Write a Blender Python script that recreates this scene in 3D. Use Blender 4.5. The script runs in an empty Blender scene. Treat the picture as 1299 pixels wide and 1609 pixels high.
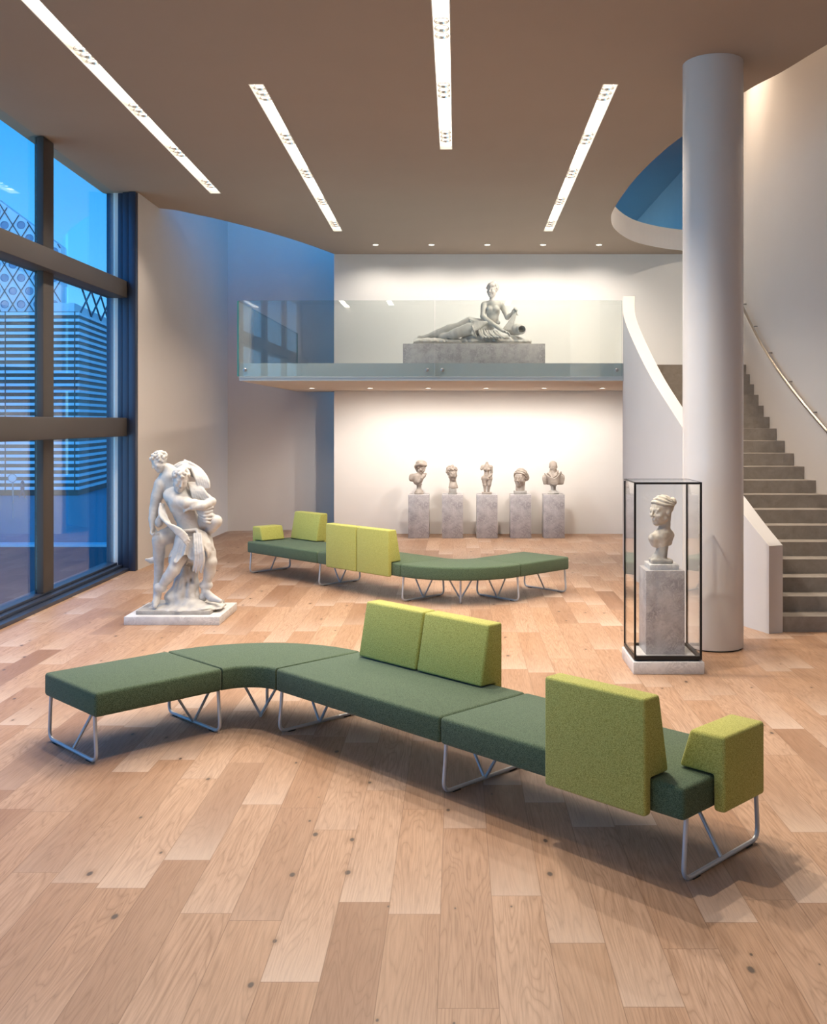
import bpy, bmesh, math, random
import numpy as np
from mathutils import Vector, Matrix
from mathutils.geometry import tessellate_polygon

random.seed(7)
rng = np.random.default_rng(11)
C = bpy.context.scene.collection
PI = math.pi

# ------------------------------------------------------------------ helpers
def thing(name, label, cat, loc=(0, 0, 0), rotz=0.0, group=None):
    o = bpy.data.objects.new(name, None)
    C.objects.link(o)
    o.empty_display_size = 0.1
    o.location = loc
    o.rotation_euler = (0, 0, rotz)
    o['label'] = label
    o['category'] = cat
    if group:
        o['group'] = group
    return o

def tag(o, label, cat, group=None):
    o['label'] = label
    o['category'] = cat
    if group:
        o['group'] = group
    return o

def link_mesh(name, me, mats, parent=None, smooth=None):
    if not isinstance(mats, (list, tuple)):
        mats = [mats]
    for m in mats:
        me.materials.append(m)
    if smooth is not None:
        me.polygons.foreach_set('use_smooth', [True] * len(me.polygons))
        if smooth < 179:
            me.set_sharp_from_angle(angle=math.radians(smooth))
    o = bpy.data.objects.new(name, me)
    C.objects.link(o)
    if parent is not None:
        o.parent = parent
    return o

def obj(name, bm, mats, parent=None, smooth=40):
    bmesh.ops.recalc_face_normals(bm, faces=bm.faces)
    me = bpy.data.meshes.new(name)
    bm.to_mesh(me)
    bm.free()
    return link_mesh(name, me, mats, parent, smooth)

def struct(o):
    o['kind'] = 'structure'
    return o

def merge(bm, other):
    me = bpy.data.meshes.new('tmp')
    other.to_mesh(me)
    other.free()
    bm.from_mesh(me)
    bpy.data.meshes.remove(me)

def box(bm, x0, x1, y0, y1, z0, z1, bevel=0.0, seg=2, mi=0):
    b = bmesh.new()
    bmesh.ops.create_cube(b, size=1.0)
    for v in b.verts:
        v.co = Vector(((x0 + x1) / 2 + v.co.x * (x1 - x0), (y0 + y1) / 2 + v.co.y * (y1 - y0), (z0 + z1) / 2 + v.co.z * (z1 - z0)))
    if bevel > 0:
        bmesh.ops.bevel(b, geom=list(b.edges), offset=bevel, segments=seg, profile=0.5, affect='EDGES')
    for f in b.faces:
        f.material_index = mi
    merge(bm, b)

def prism(bm, pts, axis, a0, a1, bevel=0.0, seg=3, mi=0):
    """pts: 2-D outline; axis 'x','y','z' = extrusion axis"""
    b = bmesh.new()
    def co(p, a):
        if axis == 'x':
            return (a, p[0], p[1])
        if axis == 'y':
            return (p[0], a, p[1])
        return (p[0], p[1], a)
    v0 = [b.verts.new(co(p, a0)) for p in pts]
    v1 = [b.verts.new(co(p, a1)) for p in pts]
    n = len(pts)
    b.faces.new(v0)
    b.faces.new(v1[::-1])
    for i in range(n):
        j = (i + 1) % n
        b.faces.new([v0[i], v1[i], v1[j], v0[j]])
    bmesh.ops.recalc_face_normals(b, faces=b.faces)
    if bevel > 0:
        bmesh.ops.bevel(b, geom=list(b.edges), offset=bevel, segments=seg, profile=0.5, affect='EDGES')
    for f in b.faces:
        f.material_index = mi
    merge(bm, b)

def fillet(pts, r, seg=6):
    out = [Vector(pts[0])]
    for i in range(1, len(pts) - 1):
        p, a, b = Vector(pts[i]), Vector(pts[i - 1]), Vector(pts[i + 1])
        d1 = (a - p); d2 = (b - p)
        rr = min(r, d1.length * .49, d2.length * .49)
        s = p + d1.normalized() * rr
        e = p + d2.normalized() * rr
        for k in range(seg + 1):
            t = k / seg
            out.append(s * (1 - t) ** 2 + p * 2 * t * (1 - t) + e * t * t)
    out.append(Vector(pts[-1]))
    return out

def tube(bm, pts, r, seg=12, mi=0):
    pts = [Vector(p) for p in pts]
    n = len(pts)
    rings = []
    up = None
    for i, p in enumerate(pts):
        t = (pts[min(i + 1, n - 1)] - pts[max(i - 1, 0)]).normalized()
        if up is None:
            up = Vector((0, 0, 1)) if abs(t.z) < .9 else Vector((1, 0, 0))
        u = (up - t * up.dot(t)).normalized()
        up = u
        w = t.cross(u)
        rings.append([bm.verts.new(p + u * math.cos(2 * PI * k / seg) * r + w * math.sin(2 * PI * k / seg) * r) for k in range(seg)])
    for a, b in zip(rings[:-1], rings[1:]):
        for k in range(seg):
            f = bm.faces.new([a[k], a[(k + 1) % seg], b[(k + 1) % seg], b[k]])
            f.material_index = mi
    for ring, rev in ((rings[0], True), (rings[-1], False)):
        f = bm.faces.new(ring[::-1] if rev else ring)
        f.material_index = mi

def lathe(bm, prof, cx=0, cy=0, seg=32, mi=0):
    rings = []
    for r, z in prof:
        rings.append([bm.verts.new((cx + r * math.cos(2 * PI * k / seg), cy + r * math.sin(2 * PI * k / seg), z)) for k in range(seg)])
    for a, b in zip(rings[:-1], rings[1:]):
        for k in range(seg):
            f = bm.faces.new([a[k], a[(k + 1) % seg], b[(k + 1) % seg], b[k]])
            f.material_index = mi
    bm.faces.new(rings[0][::-1]).material_index = mi
    bm.faces.new(rings[-1]).material_index = mi

def lathe_open(bm, prof, cx=0, cy=0, seg=32):
    rings = [[bm.verts.new((cx + r * math.cos(2 * PI * k / seg), cy + r * math.sin(2 * PI * k / seg), z)) for k in range(seg)] for r, z in prof]
    for a, b in zip(rings[:-1], rings[1:]):
        for k in range(seg):
            bm.faces.new([a[k], a[(k + 1) % seg], b[(k + 1) % seg], b[k]])

def strip_wall(bm, plan, z0, z1, th, mi=0):
    """solid wall following a plan polyline, thickness th to the left of travel; z1 may be a list"""
    n = len(plan)
    P = [Vector((p[0], p[1])) for p in plan]
    off = []
    for i in range(n):
        t = (P[min(i + 1, n - 1)] - P[max(i - 1, 0)]).normalized()
        off.append(P[i] + Vector((-t.y, t.x)) * th)
    zt = z1 if isinstance(z1, (list, tuple)) else [z1] * n
    a = [bm.verts.new((p.x, p.y, z0)) for p in P]
    b = [bm.verts.new((p.x, p.y, zt[i])) for i, p in enumerate(P)]
    c = [bm.verts.new((p.x, p.y, zt[i])) for i, p in enumerate(off)]
    d = [bm.verts.new((p.x, p.y, z0)) for p in off]
    for i in range(n - 1):
        for q in ((a, b), (b, c), (c, d), (d, a)):
            bm.faces.new([q[0][i], q[0][i + 1], q[1][i + 1], q[1][i]]).material_index = mi
    for i in (0, n - 1):
        bm.faces.new([a[i], b[i], c[i], d[i]]).material_index = mi

def catmull(pts, sub=8):
    P = [Vector(p) for p in pts]
    out = []
    for i in range(len(P) - 1):
        p0, p1, p2, p3 = P[max(i - 1, 0)], P[i], P[i + 1], P[min(i + 2, len(P) - 1)]
        for k in range(sub):
            t = k / sub
            out.append(0.5 * ((2 * p1) + (p2 - p0) * t + (2 * p0 - 5 * p1 + 4 * p2 - p3) * t * t + (3 * p1 - p0 - 3 * p2 + p3) * t ** 3))
    out.append(P[-1])
    return out

def copy_tree(o, parent=None):
    c = o.copy()
    C.objects.link(c)
    if parent is not None:
        c.parent = parent
    for ch in list(o.children):
        copy_tree(ch, c)
    return c

def boolean_cut(o, cutter):
    m = o.modifiers.new('cut', 'BOOLEAN')
    m.operation = 'DIFFERENCE'
    m.solver = 'EXACT'
    m.object = cutter
    dg = bpy.context.evaluated_depsgraph_get()
    me = bpy.data.meshes.new_from_object(o.evaluated_get(dg))
    o.modifiers.clear()
    o.data = me
    bpy.data.objects.remove(cutter)

# ------------------------------------------------------------------ materials
class NT:
    def __init__(self, name):
        self.m = bpy.data.materials.new(name)
        self.m.use_nodes = True
        self.t = self.m.node_tree
        self.t.nodes.clear()
        self.out = self.t.nodes.new('ShaderNodeOutputMaterial')
    def n(self, typ, **kw):
        nd = self.t.nodes.new(typ)
        for k, v in kw.items():
            if k.startswith('i_'):
                nd.inputs[k[2:].replace('_', ' ')].default_value = v
            else:
                setattr(nd, k, v)
        return nd
    def l(self, a, b):
        self.t.links.new(a, b)
    def val(self, x):
        return x
    def math(self, op, a, b=None, clamp=False):
        nd = self.t.nodes.new('ShaderNodeMath')
        nd.operation = op
        nd.use_clamp = clamp
        for i, x in enumerate((a, b)):
            if x is None:
                continue
            if isinstance(x, (int, float)):
                nd.inputs[i].default_value = x
            else:
                self.l(x, nd.inputs[i])
        return nd.outputs[0]
    def mix(self, fac, a, b, blend='MIX'):
        nd = self.t.nodes.new('ShaderNodeMix')
        nd.data_type = 'RGBA'
        nd.blend_type = blend
        for sock, x in ((nd.inputs[0], fac), (nd.inputs[6], a), (nd.inputs[7], b)):
            if isinstance(x, (int, float)):
                sock.default_value = x
            elif isinstance(x, (tuple, list)):
                sock.default_value = tuple(x) + ((1.0,) if len(x) == 3 else ())
            else:
                self.l(x, sock)
        return nd.outputs[2]
    def ramp(self, fac, stops):
        nd = self.t.nodes.new('ShaderNodeValToRGB')
        cr = nd.color_ramp
        while len(cr.elements) > 1:
            cr.elements.remove(cr.elements[0])
        cr.elements[0].position = stops[0][0]
        cr.elements[0].color = tuple(stops[0][1]) + (1,)
        for p, c in stops[1:]:
            e = cr.elements.new(p)
            e.color = tuple(c) + (1,)
        self.l(fac, nd.inputs[0])
        return nd.outputs[0]
    def bsdf(self, color, rough=.5, metal=0.0, spec=.5, bump=None, bstr=.2, bdist=.01, sheen=0.0):
        p = self.t.nodes.new('ShaderNodeBsdfPrincipled')
        for nm, x in (('Base Color', color), ('Roughness', rough), ('Metallic', metal), ('Specular IOR Level', spec), ('Sheen Weight', sheen)):
            s = p.inputs[nm]
            if isinstance(x, (int, float)):
                s.default_value = x
            elif isinstance(x, (tuple, list)):
                s.default_value = tuple(x) + (1,)
            else:
                self.l(x, s)
        if bump is not None:
            b = self.n('ShaderNodeBump')
            b.inputs['Strength'].default_value = bstr
            b.inputs['Distance'].default_value = bdist
            self.l(bump, b.inputs['Height'])
            self.l(b.outputs[0], p.inputs['Normal'])
        self.l(p.outputs[0], self.out.inputs[0])
        return p
    def coords(self, kind='Object'):
        return self.n('ShaderNodeTexCoord').outputs[kind]
    def noise(self, vec, scale, detail=4, rough=.55, dist=0.0):
        nd = self.n('ShaderNodeTexNoise')
        nd.inputs['Scale'].default_value = scale
        nd.inputs['Detail'].default_value = detail
        nd.inputs['Roughness'].default_value = rough
        nd.inputs['Distortion'].default_value = dist
        self.l(vec, nd.inputs['Vector'])
        return nd.outputs['Fac']

def plain(name, col, rough=.5, metal=0.0, spec=.5):
    t = NT(name)
    n = t.noise(t.coords(), 6.0, 3)
    c = t.mix(n, tuple(x * .96 for x in col), tuple(min(1, x * 1.04) for x in col))
    t.bsdf(c, rough, metal, spec)
    return t.m

def plaster(name, col, rough=.75):
    t = NT(name)
    co = t.coords()
    n1 = t.noise(co, 1.3, 5, .6)
    n2 = t.noise(co, 60, 4, .6)
    c = t.mix(n1, tuple(x * .955 for x in col), tuple(min(1, x * 1.03) for x in col))
    t.bsdf(c, rough, 0, .25, bump=n2, bstr=.12, bdist=.004)
    return t.m

def emit(name, col, strength):
    t = NT(name)
    e = t.n('ShaderNodeEmission')
    e.inputs[0].default_value = tuple(col) + (1,)
    e.inputs[1].default_value = strength
    t.l(e.outputs[0], t.out.inputs[0])
    return t.m

def glass(name, tint=(.93, .97, .96), ior=1.5, refl=(1, 1, 1)):
    t = NT(name)
    tr = t.n('ShaderNodeBsdfTransparent')
    tr.inputs[0].default_value = tuple(tint) + (1,)
    gl = t.n('ShaderNodeBsdfGlossy')
    gl.inputs['Roughness'].default_value = 0.0
    gl.inputs['Color'].default_value = tuple(refl) + (1,)
    fr = t.n('ShaderNodeFresnel')
    fr.inputs['IOR'].default_value = ior
    # same reflectance seen from either side of the pane surface
    geo = t.n('ShaderNodeNewGeometry')
    io = t.math('ADD', t.math('MULTIPLY', geo.outputs['Backfacing'], 1.0 / ior - ior), ior)
    t.l(io, fr.inputs['IOR'])
    mx = t.n('ShaderNodeMixShader')
    t.l(fr.outputs[0], mx.inputs[0])
    t.l(tr.outputs[0], mx.inputs[1])
    t.l(gl.outputs[0], mx.inputs[2])
    t.l(mx.outputs[0], t.out.inputs[0])
    return t.m

def marble(name, a, b, scale=5.0, rough=.35):
    t = NT(name)
    co = t.coords()
    n0 = t.noise(co, scale, 6, .6, 1.2)
    vein = t.math('ABSOLUTE', t.math('SUBTRACT', t.noise(co, scale * 1.7, 8, .68, 2.2), .5))
    v = t.ramp(vein, [(0.0, (1, 1, 1)), (.02, (.75, .75, .75)), (.09, (0, 0, 0))])
    base = t.ramp(n0, [(.3, tuple(x * .84 for x in a)), (.5, a), (.7, tuple(min(1, x * 1.1) for x in a))])
    spots = t.noise(co, scale * 9, 5, .7)
    base = t.mix(t.ramp(spots, [(.52, (0, 0, 0)), (.7, (.45, .45, .45))]), base, b)
    nv = t.noise(co, scale * .8, 3, .5)
    vm = t.math('MULTIPLY', v, t.ramp(nv, [(.4, (0, 0, 0)), (.62, (.85, .85, .85))]))
    c = t.mix(vm, base, b)
    t.bsdf(c, rough, 0, .4)
    return t.m

def stone(name, a, b, rough=.6, bump=.25):
    t = NT(name)
    co = t.coords()
    n0 = t.noise(co, 7, 6, .62, .6)
    n1 = t.noise(co, 30, 6, .7)
    c = t.mix(t.ramp(n0, [(.36, (0, 0, 0)), (.68, (1, 1, 1))]), a, b)
    c = t.mix(t.ramp(n1, [(.55, (0, 0, 0)), (.78, (.35, .35, .35))]), c, tuple(x * .55 for x in b))
    t.bsdf(c, rough, 0, .35, bump=n1, bstr=bump, bdist=.006)
    return t.m

def fabric(name, dark, light):
    t = NT(name)
    co = t.coords()
    v = t.n('ShaderNodeTexVoronoi')
    v.inputs['Scale'].default_value = 240
    v.inputs['Randomness'].default_value = 1.0
    t.l(co, v.inputs['Vector'])
    n = t.noise(co, 260, 3, .7)
    f = t.math('ADD', t.math('MULTIPLY', v.outputs['Distance'], .75), t.math('MULTIPLY', n, .55))
    c = t.mix(t.ramp(f, [(.3, (1, 1, 1)), (.78, (0, 0, 0))]), dark, light)
    t.bsdf(c, .85, 0, .2, bump=v.outputs['Distance'], bstr=.35, bdist=.002, sheen=.12)
    return t.m

def floor_material():
    t = NT('oak_planks')
    co = t.coords()
    sp = t.n('ShaderNodeSeparateXYZ')
    t.l(co, sp.inputs[0])
    W = .2222
    u = t.math('DIVIDE', t.math('ADD', sp.outputs[0], .071 + W * 60), W)
    row = t.math('FLOOR', u)
    fu = t.math('FRACT', u)
    wn = t.n('ShaderNodeTexWhiteNoise', noise_dimensions='1D')
    t.l(row, wn.inputs['W'])
    wn2 = t.n('ShaderNodeTexWhiteNoise', noise_dimensions='1D')
    t.l(t.math('ADD', row, 517.3), wn2.inputs['W'])
    L = t.math('ADD', t.math('MULTIPLY', wn2.outputs['Value'], .55), 1.15)
    v = t.math('ADD', t.math('DIVIDE', t.math('ADD', sp.outputs[1], 60.0), L), t.math('MULTIPLY', wn.outputs['Value'], 7.0))
    col = t.math('FLOOR', v)
    fv = t.math('FRACT', v)
    cid = t.n('ShaderNodeCombineXYZ')
    t.l(row, cid.inputs[0]); t.l(col, cid.inputs[1])
    pr = t.n('ShaderNodeTexWhiteNoise', noise_dimensions='2D')
    t.l(cid.outputs[0], pr.inputs['Vector'])
    ps = t.n('ShaderNodeSeparateColor')
    t.l(pr.outputs['Color'], ps.inputs[0])
    # grain space: stretched along the plank and moved per plank
    g = t.n('ShaderNodeCombineXYZ')
    t.l(t.math('MULTIPLY', sp.outputs[0], 9.0), g.inputs[0])
    t.l(t.math('MULTIPLY', sp.outputs[1], .75), g.inputs[1])
    t.l(t.math('MULTIPLY', pr.outputs['Value'], 57.0), g.inputs[2])
    n_big = t.noise(g.outputs[0], .9, 2, .45, .35)
    rings = t.math('ABSOLUTE', t.math('SINE', t.math('MULTIPLY', n_big, 62.0)))
    ringm = t.ramp(rings, [(0.0, (1, 1, 1)), (.35, (.35, .35, .35)), (1.0, (0, 0, 0))])
    g2 = t.n('ShaderNodeCombineXYZ')
    t.l(t.math('MULTIPLY', sp.outputs[0], 130.0), g2.inputs[0])
    t.l(t.math('MULTIPLY', sp.outputs[1], 5.0), g2.inputs[1])
    t.l(t.math('MULTIPLY', pr.outputs['Value'], 31.0), g2.inputs[2])
    fine = t.noise(g2.outputs[0], 1.0, 5, .65)
    cloud = t.noise(g.outputs[0], .5, 4, .6)
    base = t.ramp(ps.outputs[0], [(0.0, (.245, .124, .066)), (.25, (.335, .186, .106)), (.55, (.388, .226, .134)), (.8, (.442, .272, .172)), (1.0, (.48, .313, .214))])
    base = t.mix(t.math('MULTIPLY', ps.outputs[1], .45), base, (.40, .256, .172))
    c = t.mix(t.math('MULTIPLY', ringm, .55), base, (.19, .098, .048))
    c = t.mix(t.math('MULTIPLY', t.ramp(fine, [(.42, (0, 0, 0)), (.75, (1, 1, 1))]), .6), c, (.19, .10, .052))
    c = t.mix(t.math('MULTIPLY', t.ramp(cloud, [(.45, (0, 0, 0)), (.8, (1, 1, 1))]), .35), c, (.50, .345, .235))
    # limed end of some planks
    lime = t.math('MULTIPLY', t.math('POWER', t.math('SUBTRACT', 1.0, fv), 3.5), t.math('MULTIPLY', ps.outputs[2], .55))
    c = t.mix(lime, c, (.60, .49, .41))
    # knots
    kv = t.n('ShaderNodeCombineXYZ')
    t.l(t.math('MULTIPLY', sp.outputs[0], 4.2), kv.inputs[0])
    t.l(t.math('MULTIPLY', sp.outputs[1], 2.3), kv.inputs[1])
    vo = t.n('ShaderNodeTexVoronoi', voronoi_dimensions='2D')
    vo.inputs['Scale'].default_value = 1.0
    vo.inputs['Randomness'].default_value = 1.0
    t.l(kv.outputs[0], vo.inputs['Vector'])
    vs = t.n('ShaderNodeSeparateColor')
    t.l(vo.outputs['Color'], vs.inputs[0])
    on = t.math('GREATER_THAN', vs.outputs[0], .70)
    size = t.math('ADD', t.math('MULTIPLY', vs.outputs[1], .055), .028)
    kd = t.math('DIVIDE', t.math('ADD', vo.outputs['Distance'], t.math('MULTIPLY', t.noise(co, 40, 2), .02)), size)
    km = t.math('MULTIPLY', t.ramp(kd, [(.62, (1, 1, 1)), (1.0, (0, 0, 0))]), on)
    halo = t.math('MULTIPLY', t.ramp(t.math('DIVIDE', kd, 2.2), [(.3, (.5, .5, .5)), (1.0, (0, 0, 0))]), on)
    c = t.mix(halo, c, (.22, .125, .066))
    c = t.mix(t.math('MULTIPLY', km, .88), c, (.045, .03, .025))
    # seams
    eu = t.math('MINIMUM', fu, t.math('SUBTRACT', 1.0, fu))
    su = t.math('LESS_THAN', eu, .0085)
    ev = t.math('MULTIPLY', t.math('MINIMUM', fv, t.math('SUBTRACT', 1.0, fv)), L)
    sv = t.math('LESS_THAN', ev, .0022)
    seam = t.math('MAXIMUM', su, sv)
    c = t.mix(t.math('MULTIPLY', seam, .62), c, (.16, .085, .045))
    rgh = t.math('ADD', t.math('MULTIPLY', fine, .18), .34)
    h = t.math('SUBTRACT', t.math('MULTIPLY', fine, .12), seam)
    t.bsdf(c, rgh, 0, .38, bump=h, bstr=.18, bdist=.003)
    return t.m

M = {}
M['floor'] = floor_material()
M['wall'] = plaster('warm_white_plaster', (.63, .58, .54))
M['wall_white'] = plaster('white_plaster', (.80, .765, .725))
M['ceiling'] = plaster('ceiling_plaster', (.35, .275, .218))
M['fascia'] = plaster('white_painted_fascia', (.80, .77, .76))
M['column'] = NT('polished_column_plaster')
_n = M['column'].noise(M['column'].coords(), 2.0, 4)
_c = M['column'].mix(_n, (.60, .57, .55), (.65, .62, .60))
M['column'].bsdf(_c, .26, 0, .42)
M['column'] = M['column'].m
M['frame'] = plain('dark_bronze_aluminium', (.060, .051, .046), .55, .0, .35)
M['frame_shade'] = plain('shaded_bronze_aluminium', (.030, .042, .075), .4, .3, .5)  # bronze frame's blue shade put into the colour, for sill and end post
M['glass'] = glass('window_glass', (.90, .955, .985), 1.52)
M['glass_rail'] = glass('balustrade_glass', (.90, .93, .92), 1.50)
M['glass_edge'] = plain('green_glass_edge', (.05, .22, .19), .15)
M['case_glass'] = glass('case_glass', (.985, .992, .99), 1.36)
M['black_metal'] = plain('black_metal', (.018, .018, .019), .4, .4)
M['steel'] = plain('brushed_steel', (.52, .47, .41), .28, .95)
M['bolt'] = plain('steel_bolt', (.30, .30, .31), .35, .8)
M['leg'] = plain('grey_lacquered_steel', (.50, .52, .55), .38, .35)
M['rubber'] = plain('black_rubber', (.02, .02, .02), .7)
M['seat'] = fabric('dark_green_wool', (.042, .070, .038), (.140, .200, .118))
M['lime'] = fabric('lime_green_wool', (.295, .30, .066), (.62, .61, .19))
M['marble'] = marble('grey_marble', (.47, .445, .45), (.23, .215, .23), 7.0)
M['marble_pale'] = marble('pale_marble', (.66, .64, .63), (.42, .41, .42), 4.0)
M['stat_white'] = stone('white_statuary_marble', (.60, .585, .56), (.47, .45, .425), .5, .2)
M['stat_grey'] = stone('grey_weathered_marble', (.42, .395, .365), (.30, .275, .245), .55, .25)
M['stat_warm'] = stone('warm_limestone', (.42, .365, .315), (.27, .225, .19), .6, .3)
M['stat_old'] = stone('old_limestone', (.66, .60, .52), (.42, .37, .31), .65, .4)
M['concrete'] = stone('grey_concrete_step', (.30, .27, .24), (.23, .205, .18), .6, .1)
M['tread'] = plaster('pale_concrete_tread', (.42, .385, .345), .5)
M['slab'] = plain('grey_blue_slab_edge', (.40, .44, .47), .5)
M['soffit'] = plaster('balcony_soffit_plaster', (.62, .545, .47))
M['panel'] = emit('light_diffuser', (1.0, .90, .76), 3.2)
M['lamp'] = emit('lamp_glow', (1.0, .92, .80), 9.0)
M['trough'] = plain('white_light_trough', (.80, .76, .70), .4)
M['chrome'] = plain('lamp_reflector', (.75, .72, .68), .18, .9)
M['downlamp'] = emit('downlight_glow', (1.0, .90, .74), 14.0)
M['fac_light'] = plaster('pale_facade_panel', (.72, .78, .82))
M['fac_dark'] = plain('bronze_facade_recess', (.055, .045, .038), .5, .0)
M['lattice'] = plain('dark_lattice_bar', (.06, .08, .10), .5)
M['street'] = stone('asphalt', (.30, .33, .36), (.24, .26, .29), .85, .1)
M['curb'] = plain('pale_curb', (.62, .64, .66), .7)
M['cloth_dark'] = plain('dark_coat', (.10, .11, .14), .8)
M['skin'] = plain('skin', (.45, .30, .24), .6)
M['pole'] = plain('galvanised_pole', (.28, .29, .31), .5, .4)

# ------------------------------------------------------------------ sculpting in a distance field
class Field:
    def __init__(self, lo, hi, vox):
        self.lo = np.array(lo, float); self.v = vox
        self.n = np.ceil((np.array(hi) - self.lo) / vox).astype(int) + 1
        self.d = np.full(self.n, 1.0, np.float32)
    def _sub(self, lo, hi):
        a = np.clip(np.floor((np.array(lo) - self.lo) / self.v).astype(int), 0, self.n)
        b = np.clip(np.ceil((np.array(hi) - self.lo) / self.v).astype(int) + 1, 0, self.n)
        if np.any(b <= a):
            return None, None
        ax = [self.lo[i] + self.v * np.arange(a[i], b[i]) for i in range(3)]
        X, Y, Z = np.meshgrid(*ax, indexing='ij')
        return (slice(a[0], b[0]), slice(a[1], b[1]), slice(a[2], b[2])), (X, Y, Z)
    def _put(self, s, nd, k, op):
        d = self.d[s]
        if op == 'u':
            if k <= 0:
                r = np.minimum(d, nd)
            else:
                h = np.maximum(k - np.abs(d - nd), 0) / k
                r = np.minimum(d, nd) - h * h * k * .25
        else:
            nd = -nd
            if k <= 0:
                r = np.maximum(d, nd)
            else:
                h = np.maximum(k - np.abs(d - nd), 0) / k
                r = np.maximum(d, nd) + h * h * k * .25
        self.d[s] = r
    def ell(self, c, r, R=None, k=.02, op='u'):
        c = np.array(c, float)
        r = np.array([r] * 3 if np.isscalar(r) else r, float)
        m = r.max() + k + 3 * self.v
        s, P = self._sub(c - m, c + m)
        if s is None:
            return
        p = [P[i] - c[i] for i in range(3)]
        if R is not None:
            p = [p[0] * R[0, j] + p[1] * R[1, j] + p[2] * R[2, j] for j in range(3)]
        k0 = np.sqrt((p[0] / r[0]) ** 2 + (p[1] / r[1]) ** 2 + (p[2] / r[2]) ** 2)
        k1 = np.sqrt((p[0] / r[0] ** 2) ** 2 + (p[1] / r[1] ** 2) ** 2 + (p[2] / r[2] ** 2) ** 2) + 1e-6
        self._put(s, k0 * (k0 - 1) / k1, k, op)
    def cap(self, a, b, ra, rb=None, k=.02, op='u'):
        rb = ra if rb is None else rb
        a = np.array(a, float); b = np.array(b, float)
        m = max(ra, rb) + k + 3 * self.v
        s, P = self._sub(np.minimum(a, b) - m, np.maximum(a, b) + m)
        if s is None:
            return
        ab = b - a
        L = float(ab @ ab) + 1e-9
        t = np.clip(((P[0] - a[0]) * ab[0] + (P[1] - a[1]) * ab[1] + (P[2] - a[2]) * ab[2]) / L, 0, 1)
        dd = np.sqrt((P[0] - a[0] - t * ab[0]) ** 2 + (P[1] - a[1] - t * ab[1]) ** 2 + (P[2] - a[2] - t * ab[2]) ** 2) - (ra + (rb - ra) * t)
        self._put(s, dd, k, op)
    def chain(self, pts, k=.02, smooth=False, op='u'):
        if smooth and len(pts) > 2:
            P = np.array(pts, float)
            out = []
            for i in range(len(P) - 1):
                p0, p1, p2, p3 = P[max(i - 1, 0)], P[i], P[i + 1], P[min(i + 2, len(P) - 1)]
                for q in range(4):
                    t = q / 4
                    out.append(.5 * (2 * p1 + (p2 - p0) * t + (2 * p0 - 5 * p1 + 4 * p2 - p3) * t * t + (3 * p1 - p0 - 3 * p2 + p3) * t ** 3))
            out.append(P[-1])
            pts = out
        A = np.array(pts, float)
        m = A[:, 3].max() + k + 3 * self.v
        s, P = self._sub(A[:, :3].min(0) - m, A[:, :3].max(0) + m)
        if s is None:
            return
        best = np.full(P[0].shape, 1.0, np.float32)
        for a, b in zip(A[:-1], A[1:]):
            ab = b[:3] - a[:3]
            L = float(ab @ ab) + 1e-9
            t = np.clip(((P[0] - a[0]) * ab[0] + (P[1] - a[1]) * ab[1] + (P[2] - a[2]) * ab[2]) / L, 0, 1)
            if not smooth:
                t2 = t * t * (3 - 2 * t)
            else:
                t2 = t
            dd = np.sqrt((P[0] - a[0] - t * ab[0]) ** 2 + (P[1] - a[1] - t * ab[1]) ** 2 + (P[2] - a[2] - t * ab[2]) ** 2) - (a[3] + (b[3] - a[3]) * t2)
            if smooth:
                best = np.minimum(best, dd)
            else:
                kk = min(k, .012)
                h = np.maximum(kk - np.abs(best - dd), 0) / kk
                best = np.minimum(best, dd) - h * h * kk * .25
        self._put(s, best, k, op)
    def box(self, lo, hi, rr=.005, k=.0, op='u'):
        lo = np.array(lo, float); hi = np.array(hi, float)
        c = (lo + hi) / 2; h = (hi - lo) / 2 - rr
        m = .03 + k
        s, P = self._sub(lo - m, hi + m)
        if s is None:
            return
        q = [np.abs(P[i] - c[i]) - h[i] for i in range(3)]
        d = np.sqrt(sum(np.maximum(x, 0) ** 2 for x in q)) + np.minimum(np.maximum(np.maximum(q[0], q[1]), q[2]), 0) - rr
        self._put(s, d, k, op)
    def skirt(self, c0, r0, c1, r1, waves, hem=(), k=.01, flare=1.3):
        c0 = np.array(c0, float); c1 = np.array(c1, float)
        m = max(max(r0), max(r1)) * 1.5 + .05
        s, P = self._sub(np.minimum(c0, c1) - m, np.maximum(c0, c1) + m)
        if s is None:
            return
        t = np.clip((c0[2] - P[2]) / (c0[2] - c1[2]), -.1, 1.3)
        tt = np.sign(t) * np.abs(t) ** flare
        dx = P[0] - (c0[0] + (c1[0] - c0[0]) * t)
        dy = P[1] - (c0[1] + (c1[1] - c0[1]) * t)
        rx = r0[0] + (r1[0] - r0[0]) * tt; ry = r0[1] + (r1[1] - r0[1]) * tt
        th = np.arctan2(dx / rx, -dy / ry)
        w = 1.0
        for n, a, p in waves:
            w = w + a * np.clip(t + .12, 0, 1.2) * np.sin(n * th + p + 1.2 * t * math.sin(n))
        zb = c1[2]
        for n, a, p in hem:
            zb = zb + a * np.sin(n * th + p)
        d = (np.sqrt((dx / rx) ** 2 + (dy / ry) ** 2) - w) * np.minimum(rx, ry) * .8
        d = np.maximum(np.maximum(d, P[2] - c0[2]), (zb - P[2]) * .8)
        self._put(s, d, k, 'u')
    def cutbelow(self, z):
        Z = self.lo[2] + self.v * np.arange(self.n[2])
        self.d = np.maximum(self.d, (z - Z)[None, None, :].astype(np.float32))
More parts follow.
